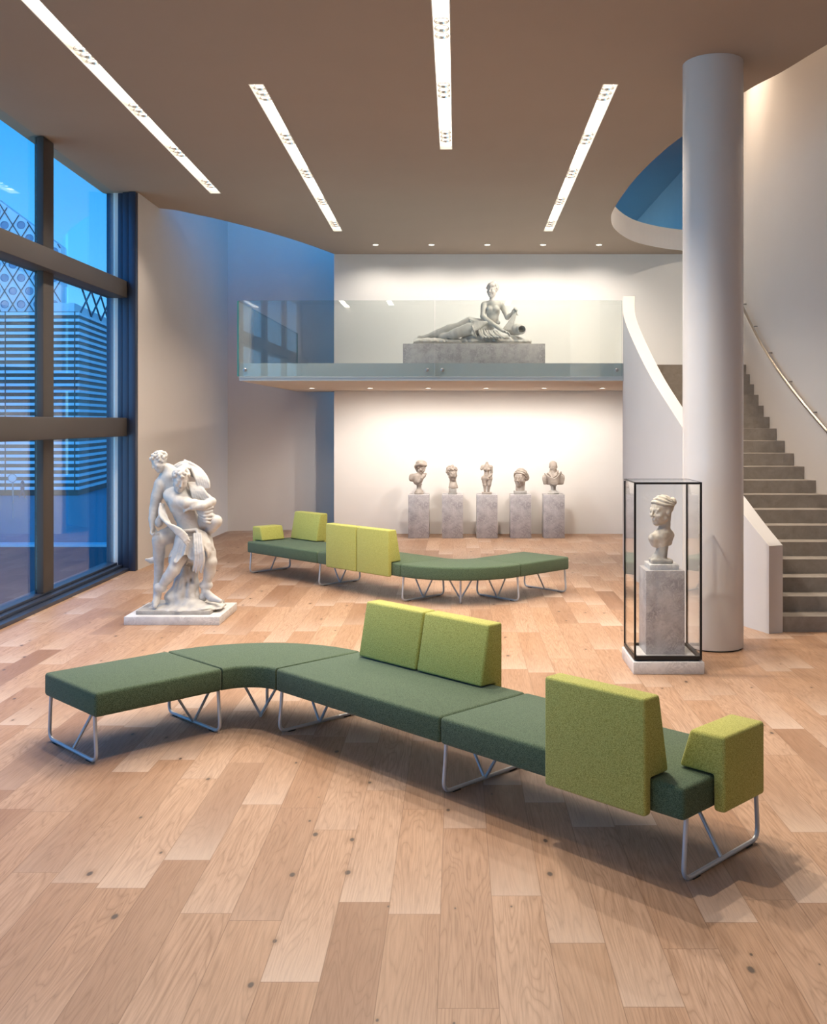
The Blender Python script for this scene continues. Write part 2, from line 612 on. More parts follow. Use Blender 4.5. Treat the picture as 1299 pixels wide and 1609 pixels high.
    def rough(self, amp, freq, seed=0):
        r = np.random.default_rng(seed)
        ax = [self.lo[i] + self.v * np.arange(self.n[i]) for i in range(3)]
        X, Y, Z = np.meshgrid(*ax, indexing='ij')
        acc = 0
        for q in range(5):
            w = r.normal(size=3) * freq
            ph = r.uniform(0, 6.28)
            acc = acc + np.sin(X * w[0] + Y * w[1] + Z * w[2] + ph)
        self.d += (amp * acc / 2.2).astype(np.float32)
    def mesh(self, name, mat, parent=None):
        d = np.pad(self.d, 1, constant_values=1.0)
        nx, ny, nz = d.shape
        ins = d < 0
        cs = np.zeros((nx - 1, ny - 1, nz - 1), np.int8)
        offs = [(i, j, k) for i in (0, 1) for j in (0, 1) for k in (0, 1)]
        for o in offs:
            cs += ins[o[0]:nx - 1 + o[0], o[1]:ny - 1 + o[1], o[2]:nz - 1 + o[2]]
        act = (cs > 0) & (cs < 8)
        idx = np.argwhere(act)
        ids = np.full(act.shape, -1, np.int64)
        ids[act] = np.arange(len(idx))
        vals = np.stack([d[idx[:, 0] + o[0], idx[:, 1] + o[1], idx[:, 2] + o[2]] for o in offs], 1)
        O = np.array(offs, float)
        acc = np.zeros((len(idx), 3)); cnt = np.zeros(len(idx))
        for a in range(8):
            for b in range(a + 1, 8):
                if np.abs(O[a] - O[b]).sum() != 1:
                    continue
                va, vb = vals[:, a], vals[:, b]
                m = (va < 0) != (vb < 0)
                t = np.where(m, va / np.where(m, va - vb, 1), 0)
                acc[m] += (O[a] + t[:, None] * (O[b] - O[a]))[m]
                cnt[m] += 1
        pos = (idx + acc / cnt[:, None] - 1) * self.v + self.lo
        quads = []
        for ax in range(3):
            sl0 = [slice(None)] * 3; sl1 = [slice(None)] * 3
            sl0[ax] = slice(0, -1); sl1[ax] = slice(1, None)
            A, B = ins[tuple(sl0)], ins[tuple(sl1)]
            e = np.argwhere(A != B)
            o1, o2 = [i for i in range(3) if i != ax]
            e = e[(e[:, o1] > 0) & (e[:, o2] > 0) & (e[:, o1] < d.shape[o1] - 1) & (e[:, o2] < d.shape[o2] - 1)]
            flip = A[e[:, 0], e[:, 1], e[:, 2]]
            def g(a, b):
                q = e.copy(); q[:, o1] += a; q[:, o2] += b
                return ids[q[:, 0], q[:, 1], q[:, 2]]
            q = np.stack([g(-1, -1), g(0, -1), g(0, 0), g(-1, 0)], 1)
            if ax == 1:
                flip = ~flip
            q[~flip] = q[~flip][:, ::-1]
            quads.append(q)
        Q = np.concatenate(quads)
        Q = Q[(Q >= 0).all(1)]
        me = bpy.data.meshes.new(name)
        me.vertices.add(len(pos)); me.vertices.foreach_set('co', pos.astype(np.float32).ravel())
        me.loops.add(Q.size); me.loops.foreach_set('vertex_index', Q.ravel().astype(np.int32))
        me.polygons.add(len(Q))
        me.polygons.foreach_set('loop_start', np.arange(0, Q.size, 4, dtype=np.int32))
        me.update(calc_edges=True)
        me.validate()
        return link_mesh(name, me, mat, parent, 180)

def rot(yaw=0, pitch=0, roll=0):
    """head frame: looks along -Y; yaw>0 turns the face to image right (+X), pitch>0 bows it, roll tilts the crown to +X"""
    Rz = np.array([[math.cos(yaw), -math.sin(yaw), 0], [math.sin(yaw), math.cos(yaw), 0], [0, 0, 1]])
    Rx = np.array([[1, 0, 0], [0, math.cos(pitch), -math.sin(pitch)], [0, math.sin(pitch), math.cos(pitch)]])
    Ry = np.array([[math.cos(roll), 0, math.sin(roll)], [0, 1, 0], [-math.sin(roll), 0, math.cos(roll)]])
    return Rz @ Ry @ Rx

def head(F, c, s, R, hair='curly', seed=1, face=True):
    c = np.array(c, float)
    def P(x, y, z):
        return c + R @ (np.array([x, y, z]) * s)
    k = .05 * s
    F.ell(P(0, .08, .12), np.array([.34, .43, .37]) * s, R, k)
    F.ell(P(0, -.09, -.12), np.array([.275, .30, .37]) * s, R, 2 * k)
    F.ell(P(0, -.25, -.40), .10 * s, None, 2 * k)
    F.cap(P(-.22, -.02, -.26), P(-.05, -.24, -.40), .09 * s, .08 * s, 2 * k)
    F.cap(P(.22, -.02, -.26), P(.05, -.24, -.40), .09 * s, .08 * s, 2 * k)
    if face:
        for sx in (-1, 1):
            F.ell(P(.145 * sx, -.43, .0), np.array([.095, .085, .06]) * s, R, k, 's')
            F.ell(P(.135 * sx, -.315, .005), .062 * s, None, .3 * k)
            F.ell(P(.18 * sx, -.25, -.13), .10 * s, None, 2 * k)
            F.ell(P(.335 * sx, .06, -.03), np.array([.05, .09, .13]) * s, R, k)
        F.cap(P(-.19, -.305, .085), P(.19, -.305, .085), .042 * s, .042 * s, k)
        F.cap(P(0, -.335, .085), P(0, -.36, .06), .04 * s, .036 * s, k)
        F.cap(P(0, -.375, .07), P(0, -.465, -.12), .030 * s, .046 * s, .7 * k)
        F.cap(P(-.035, -.42, -.14), P(.035, -.42, -.14), .032 * s, .032 * s, .6 * k)
        F.cap(P(-.075, -.375, -.245), P(.075, -.375, -.245), .028 * s, .028 * s, .6 * k)
        F.cap(P(-.06, -.365, -.295), P(.06, -.365, -.295), .03 * s, .03 * s, .6 * k)
        F.cap(P(-.09, -.415, -.27), P(.09, -.415, -.27), .012 * s, .012 * s, .3 * k, 's')
    r = np.random.default_rng(seed)
    if hair == 'curly':
        for q in range(150):
            v = r.normal(size=3); v /= np.linalg.norm(v)
            if v[2] < -.25 or (v[1] < -.45 and v[2] < .45):
                continue
            F.ell(P(v[0] * .36, .08 + v[1] * .45, .14 + v[2] * .39), (.06 + .045 * r.random()) * s, None, .25 * k)
    elif hair in ('wavy', 'bun'):
        rad = np.array([.34, .43, .37]) * 1.05
        ctr = np.array([0, .08, .12])
        F.ell(P(0, .13, .16), np.array([.355, .42, .36]) * s, R, k)
        for sx in (-1, 1):
            for q in range(6):
                e = math.radians(36 + 21 * q)
                d0 = np.array([.03 * sx, -math.cos(e), math.sin(e)])
                d1 = np.array([sx * .92, -.05 + .16 * q, -.30 + .05 * q]) if hair == 'wavy' else np.array([sx * .30, .95, .12 + .05 * q])
                dm = np.array([sx * (.75 - .04 * q), -.38 + .22 * q, .34 + .03 * q]) if hair == 'wavy' else np.array([sx * (1.0 - .06 * q), -.20 + .12 * q, -.02 + .10 * q])
                pts = []
                for w in range(9):
                    t = w / 8
                    d = d0 * (1 - t) ** 2 + dm * 2.2 * t * (1 - t) + d1 * t * t
                    d = d / np.linalg.norm(d) * (1 + .03 * math.sin(w * 2.2 + 1.7 * q))
                    p = ctr + rad * d
                    pts.append((*P(*p), (.050 - .008 * t) * s))
                F.chain(pts, .16 * k, True)
        if hair == 'wavy':
            F.ell(P(0, .50, -.02), np.array([.2, .14, .18]) * s, R, k)
        else:
            F.ell(P(0, .60, .24), np.array([.16, .13, .16]) * s, R, .6 * k)
    elif hair == 'short':
        F.ell(P(0, .10, .17), np.array([.345, .43, .345]) * s, R, k)
        for q in range(60):
            v = r.normal(size=3); v /= np.linalg.norm(v)
            if v[2] < -.1 or (v[1] < -.4 and v[2] < .62):
                continue
            F.ell(P(v[0] * .33, .10 + v[1] * .42, .17 + v[2] * .34), .05 * s, None, .5 * k)

def hand(F, w, d, n, s=.085, curl=.5):
    """w wrist, d finger direction, n palm normal"""
    w = np.array(w, float); d = np.array(d, float); d /= np.linalg.norm(d)
    n = np.array(n, float); n -= d * (n @ d); n /= np.linalg.norm(n)
    sd = np.cross(d, n)
    for i in range(4):
        o = (i - 1.5) * .24 * s
        F.cap(w, w + d * s * .9 + sd * o, .018, .011, .01)
        p1 = w + d * s * .9 + sd * o
        ln = s * (.48, .55, .5, .4)[i]
        p2 = p1 + (d * math.cos(curl) + n * math.sin(curl)) * ln
        p3 = p2 + (d * math.cos(2.2 * curl) + n * math.sin(2.2 * curl)) * ln * .8
        F.cap(p1, p2, .0105, .0095, .004)
        F.cap(p2, p3, .0095, .008, .004)
    t1 = w + d * s * .35 - sd * s * .42
    F.cap(w + d * s * .15, t1, .015, .012, .008)
    F.cap(t1, t1 + (d * .8 + n * .5) * s * .5, .011, .009, .004)

CAM_H = 2.1
F_PX = 1600.0
def ceil_z(y):
    return 5.445 - .0232 * (y - 9.24)

# ------------------------------------------------------------------ camera and world
cam = bpy.data.cameras.new('camera')
cam.sensor_fit = 'HORIZONTAL'
cam.sensor_width = 36.0
cam.lens = F_PX / 1299.0 * 36.0
cam.shift_x = (649.5 - 718.0) / 1299.0
cam.shift_y = -(804.5 - 662.0) / 1299.0
cam.clip_end = 600
co = bpy.data.objects.new('camera', cam)
C.objects.link(co)
co.location = (0, 0, CAM_H)
co.rotation_euler = (PI / 2, 0, 0)
sc = bpy.context.scene
sc.camera = co
sc.view_settings.view_transform = 'Standard'
sc.view_settings.look = 'None'
sc.view_settings.gamma = 1.0
sc.view_settings.use_curve_mapping = False
sc.view_settings.exposure = 0.0

w = bpy.data.worlds.new('dusk_sky')
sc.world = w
w.use_nodes = True
nt = w.node_tree
nt.nodes.clear()
wo = nt.nodes.new('ShaderNodeOutputWorld')
bg = nt.nodes.new('ShaderNodeBackground')
tc = nt.nodes.new('ShaderNodeTexCoord')
sx = nt.nodes.new('ShaderNodeSeparateXYZ')
nt.links.new(tc.outputs['Generated'], sx.inputs[0])
cr = nt.nodes.new('ShaderNodeValToRGB')
els = cr.color_ramp.elements
els[0].position = 0.0; els[0].color = (.10, .16, .22, 1)
els[1].position = 1.0; els[1].color = (.010, .20, .72, 1)
for p, c in ((.5, (.62, .95, 1.30)), (.56, (.20, .66, 1.22)), (.64, (.015, .42, 1.08)), (.80, (.018, .28, .86))):
    e = els.new(p); e.color = tuple(v * k for v, k in zip(c, (1.0, 1.32, 1.34))) + (1,)
mp = nt.nodes.new('ShaderNodeMath'); mp.operation = 'MULTIPLY_ADD'
mp.inputs[1].default_value = .5; mp.inputs[2].default_value = .5
nt.links.new(sx.outputs[2], mp.inputs[0])
nt.links.new(mp.outputs[0], cr.inputs[0])
# afterglow added on the unseen side of the sky to light the facade
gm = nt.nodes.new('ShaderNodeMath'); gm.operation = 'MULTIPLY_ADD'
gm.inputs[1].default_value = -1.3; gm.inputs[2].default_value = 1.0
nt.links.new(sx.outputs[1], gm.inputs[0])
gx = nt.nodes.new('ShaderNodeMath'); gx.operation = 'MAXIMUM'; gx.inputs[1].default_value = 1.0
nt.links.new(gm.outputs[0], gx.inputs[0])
nt.links.new(cr.outputs[0], bg.inputs[0])
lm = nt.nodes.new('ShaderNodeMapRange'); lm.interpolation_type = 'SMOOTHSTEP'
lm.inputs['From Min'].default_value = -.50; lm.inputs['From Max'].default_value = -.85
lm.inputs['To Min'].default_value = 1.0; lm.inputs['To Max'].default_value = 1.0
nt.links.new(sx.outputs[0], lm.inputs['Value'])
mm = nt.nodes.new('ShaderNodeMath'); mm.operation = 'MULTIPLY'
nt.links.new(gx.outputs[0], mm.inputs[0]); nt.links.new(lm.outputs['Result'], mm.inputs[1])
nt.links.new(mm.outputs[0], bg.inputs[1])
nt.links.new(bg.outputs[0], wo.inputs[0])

# ------------------------------------------------------------------ room shell
def XR(y):
    if y > 13.75:
        return 4.17 + .02 * (y - 13.75) + .03 * (y - 13.75) ** 2
    return 4.17 + .07 * (y - 13.75) ** 2 if y > 8.8 else 5.885
XLP = [(3.08, 10.06), (2.935, 10.46), (2.72, 11.2), (2.60, 11.73), (2.42, 12.7), (2.34, 13.6), (2.335, 14.3), (2.43, 14.9)]

bm = bmesh.new(); box(bm, -5.0, 7.0, -3.2, 20.5, -.25, 0)
struct(obj('floor', bm, M['floor']))

left_curve = [(-4.53, 15.30), (-4.27, 15.44), (-4.055, 15.70), (-3.74, 16.1), (-3.19, 16.98), (-2.70, 17.96), (-2.29, 18.99)]
right_curve = [(4.9, 18.95), (4.13, 18.65), (3.56, 18.3), (3.04, 17.74), (2.62, 16.85), (2.424, 16.04), (2.36, 15.25), (2.37, 13.83), (2.46, 12.65), (2.595, 11.73), (2.89, 10.31), (3.10, 9.71), (3.29, 9.05), (3.56, 8.3), (3.95, 7.4), (4.75, 6.3), (5.9, 5.4)]
out = [(-5.0, -3.2), (-5.0, 14.4), (-4.56, 15.1)]
out += [tuple(p) for p in catmull(left_curve, 6)]
out += [(-2.29, 19.2), (6.2, 19.2), (6.2, 19.0)]
out += [tuple(p) for p in catmull(right_curve, 6)]
out += [(6.1, 5.2), (6.1, -3.2)]
bm = bmesh.new()
lo = [bm.verts.new((p[0], p[1], ceil_z(p[1]))) for p in out]
hi = [bm.verts.new((p[0], p[1], ceil_z(p[1]) + .38)) for p in out]
n = len(out)
tess = tessellate_polygon([[Vector((p[0], p[1], 0)) for p in out]])
for tri in tess:
    bm.faces.new([lo[i] for i in tri])
    bm.faces.new([hi[i] for i in reversed(tri)])
for i in range(n):
    j = (i + 1) % n
    bm.faces.new([lo[i], hi[i], hi[j], lo[j]]).material_index = 1
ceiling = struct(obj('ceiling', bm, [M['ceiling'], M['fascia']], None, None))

STRIPS = [(-3.415, 7.5, 'far-left recessed strip light beside the window wall, running out of the picture'),
          (-1.985, 10.05, 'recessed strip light in the middle left of the ceiling, ending above the glass balcony'),
          (-.133, 5.35, 'central recessed strip light running out of the top edge above the lounge bench'),
          (1.515, 10.05, 'recessed strip light on the right of the ceiling, near the round column')]
TILT = -math.atan(.0232)
cut = bmesh.new()
for x, y0, _ in STRIPS:
    b = bmesh.new()
    box(b, -.078, .078, 0, 6.92, -.05, .115)
    bmesh.ops.transform(b, matrix=Matrix.Translation((x, y0, ceil_z(y0))) @ Matrix.Rotation(TILT, 4, 'X'), verts=b.verts)
    merge(cut, b)
cutter = obj('cutter', cut, M['wall'])
boolean_cut(ceiling, cutter)

# walls
bm = bmesh.new()
strip_wall(bm, [(-4.50, 14.37), (-4.39, 19.5)], 0, 9.0, .35)
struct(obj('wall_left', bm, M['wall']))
bm = bmesh.new()
cv = catmull([(-4.8, 19.49), (-4.39, 19.5), (-3.29, 19.72), (-2.4, 20.15), (-1.8, 20.7), (-1.5, 21.4)], 8)
strip_wall(bm, [tuple(p) for p in cv], 0, 9.0, .3)
struct(obj('wall_back_left', bm, M['wall']))
bm = bmesh.new()
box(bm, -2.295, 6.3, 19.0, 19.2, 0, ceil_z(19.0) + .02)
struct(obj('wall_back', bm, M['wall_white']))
bm = bmesh.new()
plan = [(XR(y), y) for y in np.linspace(19.2, 8.85, 44)] + [(5.885, 8.5), (5.885, -3.2)]
strip_wall(bm, plan, 0, 7.9, .25)
struct(obj('wall_right', bm, M['wall']))
bm = bmesh.new(); box(bm, -5.0, 6.1, -3.4, -3.2, 0, 6.2)
struct(obj('wall_front', bm, M['wall']))
# upper gallery above the stair well
bm = bmesh.new()
box(bm, 1.9, 7.0, 4.9, 5.1, 5.5, 7.9)
box(bm, 1.9, 2.1, 4.9, 20.5, 5.5, 7.9)
box(bm, 5.2, 5.4, 19.2, 31, 5.0, 7.9)
struct(obj('wall_gallery', bm, M['wall']))
bm = bmesh.new()
box(bm, 1.9, 7.0, 4.9, 31, 7.9, 8.1)
struct(obj('ceiling_gallery', bm, M['wall']))
bm = bmesh.new(); box(bm, 1.9, 5.4, 19.2, 31, 5.20, 5.58)
struct(obj('floor_gallery', bm, M['wall']))

# ------------------------------------------------------------------ window wall
win = bpy.data.objects.new('window_1', None); C.objects.link(win); win['kind'] = 'structure'
ztop = lambda y: ceil_z(y)
bm = bmesh.new()
box(bm, -4.95, -4.60, -3.2, 14.3, 0, .045, .006)
box(bm, -4.95, -4.70, -3.2, 14.3, .045, .085, .006)
box(bm, -4.95, -4.77, -3.2, 14.3, .085, .12, .006)
obj('sill_frame', bm, M['frame_shade'], win)
for z0, z1 in ((1.89, 2.15), (3.83, 4.07)):
    bm = bmesh.new(); box(bm, -4.92, -4.63, -3.2, 14.3, z0, z1, .012)
    obj('transom', bm, M['frame'], win)
MY = [11.85 - 2.9 * i for i in range(6)]
for y in MY:
    bm = bmesh.new()
    box(bm, -4.83, -4.75, y - .15, y + .15, .12, ztop(y) - .01, .008)
    box(bm, -4.862, -4.842, y - .13, y + .13, .12, ztop(y) - .01, .004)
    obj('mullion', bm, M['frame'], win)
bm = bmesh.new()
box(bm, -4.60, -4.505, 14.27, 14.42, 0, ztop(14.3) - .01, .006)
box(bm, -4.70, -4.60, 14.31, 14.42, 0, ztop(14.3) - .01, .006)
box(bm, -4.78, -4.70, 14.35, 14.42, 0, ztop(14.3) - .01, .006)
box(bm, -4.95, -4.78, 14.38, 14.50, 0, ztop(14.3) - .01, .006)
obj('end_post', bm, M['frame_shade'], win)
ys = [14.36] + [v for y in MY for v in (y + .15, y - .15)] + [-3.2]
for k in range(0, len(ys), 2):
    y1, y0 = ys[k], ys[k + 1]
    if y1 - y0 < .05:
        continue
    for z0, z1 in ((.12, 1.89), (2.15, 3.83), (4.07, None)):
        bm = bmesh.new()
        top = z1 if z1 else ztop((y0 + y1) / 2) + .02
        box(bm, -4.842, -4.83, y0 - .01, y1 + .01, z0 - .01, top)
        obj('glass_pane', bm, M['glass'], win, None)

# ------------------------------------------------------------------ ceiling strip lights
def spot(loc, energy, size=125, blend=.6, rad=.05, col=(1, .875, .73), parent=None, rx=0.0, ry=0.0):
    L = bpy.data.lights.new('lamp_light', 'SPOT')
    L.energy = energy; L.spot_size = math.radians(size); L.spot_blend = blend
    L.shadow_soft_size = rad; L.color = col
    o = bpy.data.objects.new('lamp_light', L)
    C.objects.link(o)
    o.location = loc
    o.rotation_euler = (rx, ry, 0)
    if parent:
        o.parent = parent
    return o

E_STRIP = 250.0
CL = [.36 + 1.54 * i for i in range(5)]
def make_strip(x, y0, label):
    t = thing('strip_light', label, 'ceiling light', (x, y0, ceil_z(y0)), 0, 'recessed strip lights in the ceiling')
    t.rotation_euler = (TILT, 0, 0)
    bm = bmesh.new()
    box(bm, -.077, -.070, 0, 6.92, .0, .105)
    box(bm, .070, .077, 0, 6.92, .0, .105)
    box(bm, -.07, .07, 0, .007, .0, .105)
    box(bm, -.07, .07, 6.913, 6.92, .0, .105)
    box(bm, -.077, .077, 0, 6.92, .105, .112)
    obj('trough', bm, M['trough'], t)
    edges = [.007] + [v for c in CL for v in (c - .375, c + .24)] + [6.905]
    for k in range(0, len(edges), 2):
        if edges[k + 1] - edges[k] < .03:
            continue
        bm = bmesh.new(); box(bm, -.069, .069, edges[k], edges[k + 1], .045, .055)
        obj('diffuser', bm, M['panel'], t)
    bm = bmesh.new(); box(bm, -.0695, .0695, .008, 6.912, .085, .09)
    obj('backing_glow', bm, M['panel'], t)  # glowing plate stands in for the lamp-lit reflector behind the clusters
    for c in CL:
        for q in (-1, 0, 1):
            yc = c + q * .155
            bm = bmesh.new()
            lathe_open(bm, [(.064, .03), (.067, .036), (.061, .034), (.050, .062), (.055, .062), (.064, .03)], 0, yc, 28)
            r = obj('spot_lamp', bm, M['chrome'], t)
            bm = bmesh.new()
            lathe(bm, [(.049, .052), (.049, .06)], 0, yc, 24)
            obj('bulb', bm, M['lamp'], r)
        yw = y0 + c
        wgt = 2.1 if yw < 9.5 and x > -1 else (1.0 if yw < 11 else .72)
        far_end = yw > 14.6 and x > 0
        if yw > 14.6:
            wgt = .6
        if x < -3 and yw > 13:
            wgt = .4
        spot((0, c, .0), E_STRIP * wgt, 118, .6, .05, parent=t, rx=math.radians(26 if far_end else -2))
    return t
for s in STRIPS:
    make_strip(*s)

# unseen area lights added as soft fill, where strips would go on over camera
for x, y in ((1.515, 1.2), (-1.985, 1.2), (-3.415, -.5)):
    L = bpy.data.lights.new('ceiling_fill', 'AREA')
    L.shape = 'RECTANGLE'; L.size = .15; L.size_y = 6.9
    L.energy = 70; L.color = (1, .88, .74)
    o = bpy.data.objects.new('ceiling_fill', L)
    C.objects.link(o)
    o.location = (x, y, ceil_z(y) - .02)

def downlight(x, y, z, label, group, energy, tilt=0.0, cone=140):
    t = thing('downlight', label, 'downlight', (x, y, z), 0, group)
    bm = bmesh.new()
    lathe(bm, [(.040, .0), (.055, -.004), (.058, .0), (.058, .004), (.040, .004)], 0, 0, 28)
    obj('trim_ring', bm, M['trough'], t)
    bm = bmesh.new()
    lathe(bm, [(.040, -.003), (.040, .003)], 0, 0, 24)
    obj('bulb', bm, M['downlamp'], t)
    spot((0, 0, -.02), energy, cone, .6, .03, (1, .925, .84), t, rx=tilt)
ORD = ['leftmost', 'second from left', 'third from left', 'fourth from left', 'fifth from left', 'rightmost']
for i in range(5):
    x, y = -1.448 + .992 * i, 18.1
    downlight(x, y, ceil_z(y) - .004, f'small round downlight, {ORD[i] if i < 4 else "rightmost"} in the ceiling row above the reclining statue', 'downlights above the upper floor', 56, math.radians(10))
for i in range(6):
    x, y = -2.48 + .992 * i, 17.4
    downlight(x, y, 2.666, f'small round downlight, {ORD[i]} in the balcony underside above the bust plinths', 'downlights under the balcony', 45 if i == 0 else 115, math.radians(20), 105 if i == 0 else 146)
# lights of the gallery ceiling over the stair
for x, y in ((4.15, 13.2), (4.35, 11.9), (4.75, 10.6), (3.4, 14.4)):
    spot((x, y, 7.85), 300, 120, .8, .05, (1, .80, .60))
fascia_fill = spot((3.5, 12.2, 7.8), 380, 70, .8, .05)  # extra spot added to brighten the fascia of the stair void
fascia_fill.rotation_euler = (Vector((2.9, 17.3, 5.4)) - Vector((3.5, 12.2, 7.8))).to_track_quat('-Z', 'Y').to_euler()

# ------------------------------------------------------------------ column
t = thing('column', 'tall smooth round white column standing between the display case and the stairs', 'column', (2.39, 9.52, 0))
bm = bmesh.new()
lathe(bm, [(.277, .012), (.277, ceil_z(9.52) + .005)], 0, 0, 96)
obj('shaft', bm, M['column'], t)
bm = bmesh.new()
lathe(bm, [(.268, 0), (.268, .012)], 0, 0, 64)
obj('base_joint', bm, M['black_metal'], t)

# ------------------------------------------------------------------ balcony
t = thing('balcony', 'projecting balcony floor with grey edge carrying the reclining statue', 'balcony', (0, 14.3, 2.67))
bm = bmesh.new()
prism(bm, [(-3.06, 0), (2.335, 0), (2.43, .60), (2.60, .62 + .31), (XR(15.25) - .02, .62 + .31), (XR(16.2) - .02, 1.9), (XR(17.4) - .02, 3.1), (XR(18.6) - .02, 4.3), (XR(18.99) - .02, 4.69), (-2.31, 4.69), (-2.31, 5.55), (-3.06, 5.45)], 'z', 0, .246)
bm.normal_update()
for f in bm.faces:
    f.material_index = 1 if f.normal.z < -.5 else 0
obj('slab', bm, [M['slab'], M['soffit']], t)
def rail_panel(x0, x1, y0, y1, label, bolts):
    t = thing('glass_railing', label, 'glass balustrade', ((x0 + x1) / 2, (y0 + y1) / 2, 2.73), 0, 'glass balustrade panels of the balcony')
    bm = bmesh.new()
    hx, hy = (x1 - x0) / 2, (y1 - y0) / 2
    box(bm, -hx, hx, -hy, hy, 0, 1.06)
    for f in bm.faces:
        nrm = f.normal
        big = (abs(nrm.y) > .5) if hx > hy else (abs(nrm.x) > .5)
        f.material_index = 0 if big else 1
    g = obj('glass_sheet', bm, [M['glass_rail'], M['glass_edge']], t, None)
    for bx, by, nx in bolts:
        bm = bmesh.new()
        lathe(bm, [(.026, 0), (.026, .014), (.018, .02)], 0, 0, 24)
        R = Matrix.Rotation(PI / 2, 4, 'X') if not nx else Matrix.Rotation(-PI / 2, 4, 'Y')
        off = Vector((0, -hy, 0)) if not nx else Vector((-hx, 0, 0))
        p = Vector((0 if nx else bx - (x0 + x1) / 2, by - (y0 + y1) / 2 if nx else 0, .09)) + off
        bmesh.ops.transform(bm, matrix=Matrix.Translation(p) @ R, verts=bm.verts)
        obj('standoff_bolt', bm, M['bolt'], t)
rail_panel(-3.06, -.317, 14.265, 14.285, 'clear glass balcony panel left of the joint, in front of the blue shaded wall', [(-2.97, 0, 0), (-.42, 0, 0)])
rail_panel(-.308, 2.31, 14.265, 14.285, 'clear glass balcony panel right of the joint, in front of the reclining statue', [(-.205, 0, 0), (2.235, 0, 0)])
rail_panel(-3.085, -3.065, 14.29, 19.6, 'clear glass side panel closing the left end of the balcony', [(0, 14.6, 1), (0, 18.0, 1)])

# ------------------------------------------------------------------ stairs
RISE, GO, Y0 = .1542, .265, 10.15
st = thing('staircase', 'sweeping grey concrete staircase rising behind the column with a solid white balustrade', 'staircase', (3.9, 10.15, 0))
xl = [Vector(p) for p in XLP]
XLC = catmull(XLP, 8)
def XL(y):
    ysx = [p.y for p in XLC]; xsx = [p.x for p in XLC]
    return float(np.interp(y, ysx, xsx))
for k in range(1, 20):
    y0 = Y0 + GO * (k - 1)
    y1 = y0 + GO + (.02 if k < 19 else .035)
    z1 = RISE * k
    z0 = max(0.0, z1 - RISE * 2.2)
    bm = bmesh.new()
    pts = [(XL(y0) + .15, y0), (XR(y0) - .003, y0), (XR(y1) - .003, y1), (XL(y1) + .15, y1)]
    pts = [(p[0] - 3.9, p[1] - 10.15) for p in pts]
    prism(bm, pts, 'z', z0, z1)
    obj('step', bm, M['concrete'], st, None)
zt_ctrl = ([10.06, 11.73, 14.9], [.868, 2.02, 3.93])
plan = [tuple(p) for p in XLC][::-1]
bm = bmesh.new()
q = np.polyfit(zt_ctrl[0], zt_ctrl[1], 2)
strip_wall(bm, [(p[0] - 3.9, p[1] - 10.15) for p in plan], 0, [float(np.polyval(q, p[1])) for p in plan], .165)
M['balu'] = plaster('balustrade_plaster', (.60, .585, .58))
obj('balustrade', bm, M['balu'], st, 30)
hr = thing('handrail', 'slim brushed steel handrail fixed along the curved wall beside the stairs', 'handrail', (4.3, 12.0, 2.0))
hq = np.polyfit([11.97, 13.65, 15.0], [2.02, 3.10, 3.87], 2)
yy = np.linspace(15.05, 10.2, 50)
bm = bmesh.new()
tube(bm, [(XR(y) - .075 - 4.3, y - 12, float(np.polyval(hq, y)) - 2) for y in yy], .021, 14)
obj('rail', bm, M['steel'], hr)
for y in (14.9, 14.2, 13.5, 12.85, 12.25, 11.65, 11.0, 10.4):
    bm = bmesh.new()
    z = float(np.polyval(hq, y))
    tube(bm, fillet([(XR(y) - 4.3, y - 12, z - 2 - .0), (XR(y) - .04 - 4.3, y - 12, z - 2), (XR(y) - .075 - 4.3, y - 12, z - 2.0 - .018)], .02, 4), .009, 8)
    obj('bracket', bm, M['bolt'], hr)

# ------------------------------------------------------------------ lounge benches
def curved_seat(bm, r0, r1, z0, z1, a0, a1, bev=.022, seg=3):
    prof = []
    for cxx, czz, s in ((r0 + bev, z0 + bev, PI), (r1 - bev, z0 + bev, 1.5 * PI), (r1 - bev, z1 - bev, 0), (r0 + bev, z1 - bev, .5 * PI)):
        for k in range(seg + 1):
            a = s + k / seg * PI / 2
            prof.append((cxx + bev * math.cos(a), czz + bev * math.sin(a)))
    rings = []
    nn = 40
    stations = [(a0, .975)] + [(a0 + .010 + (a1 - a0 - .02) * i / nn, 1.0) for i in range(nn + 1)] + [(a1, .975)]
    cr0, cz0 = (r0 + r1) / 2, (z0 + z1) / 2
    for a, s in stations:
        rings.append([bm.verts.new(((cr0 + (p[0] - cr0) * s) * math.cos(a), (cr0 + (p[0] - cr0) * s) * math.sin(a), cz0 + (p[1] - cz0) * (s if s == 1 else .93))) for p in prof])
    m = len(prof)
    for a, b in zip(rings[:-1], rings[1:]):
        for k in range(m):
            bm.faces.new([a[k], a[(k + 1) % m], b[(k + 1) % m], b[k]])
    bm.faces.new(rings[0]); bm.faces.new(rings[-1][::-1])

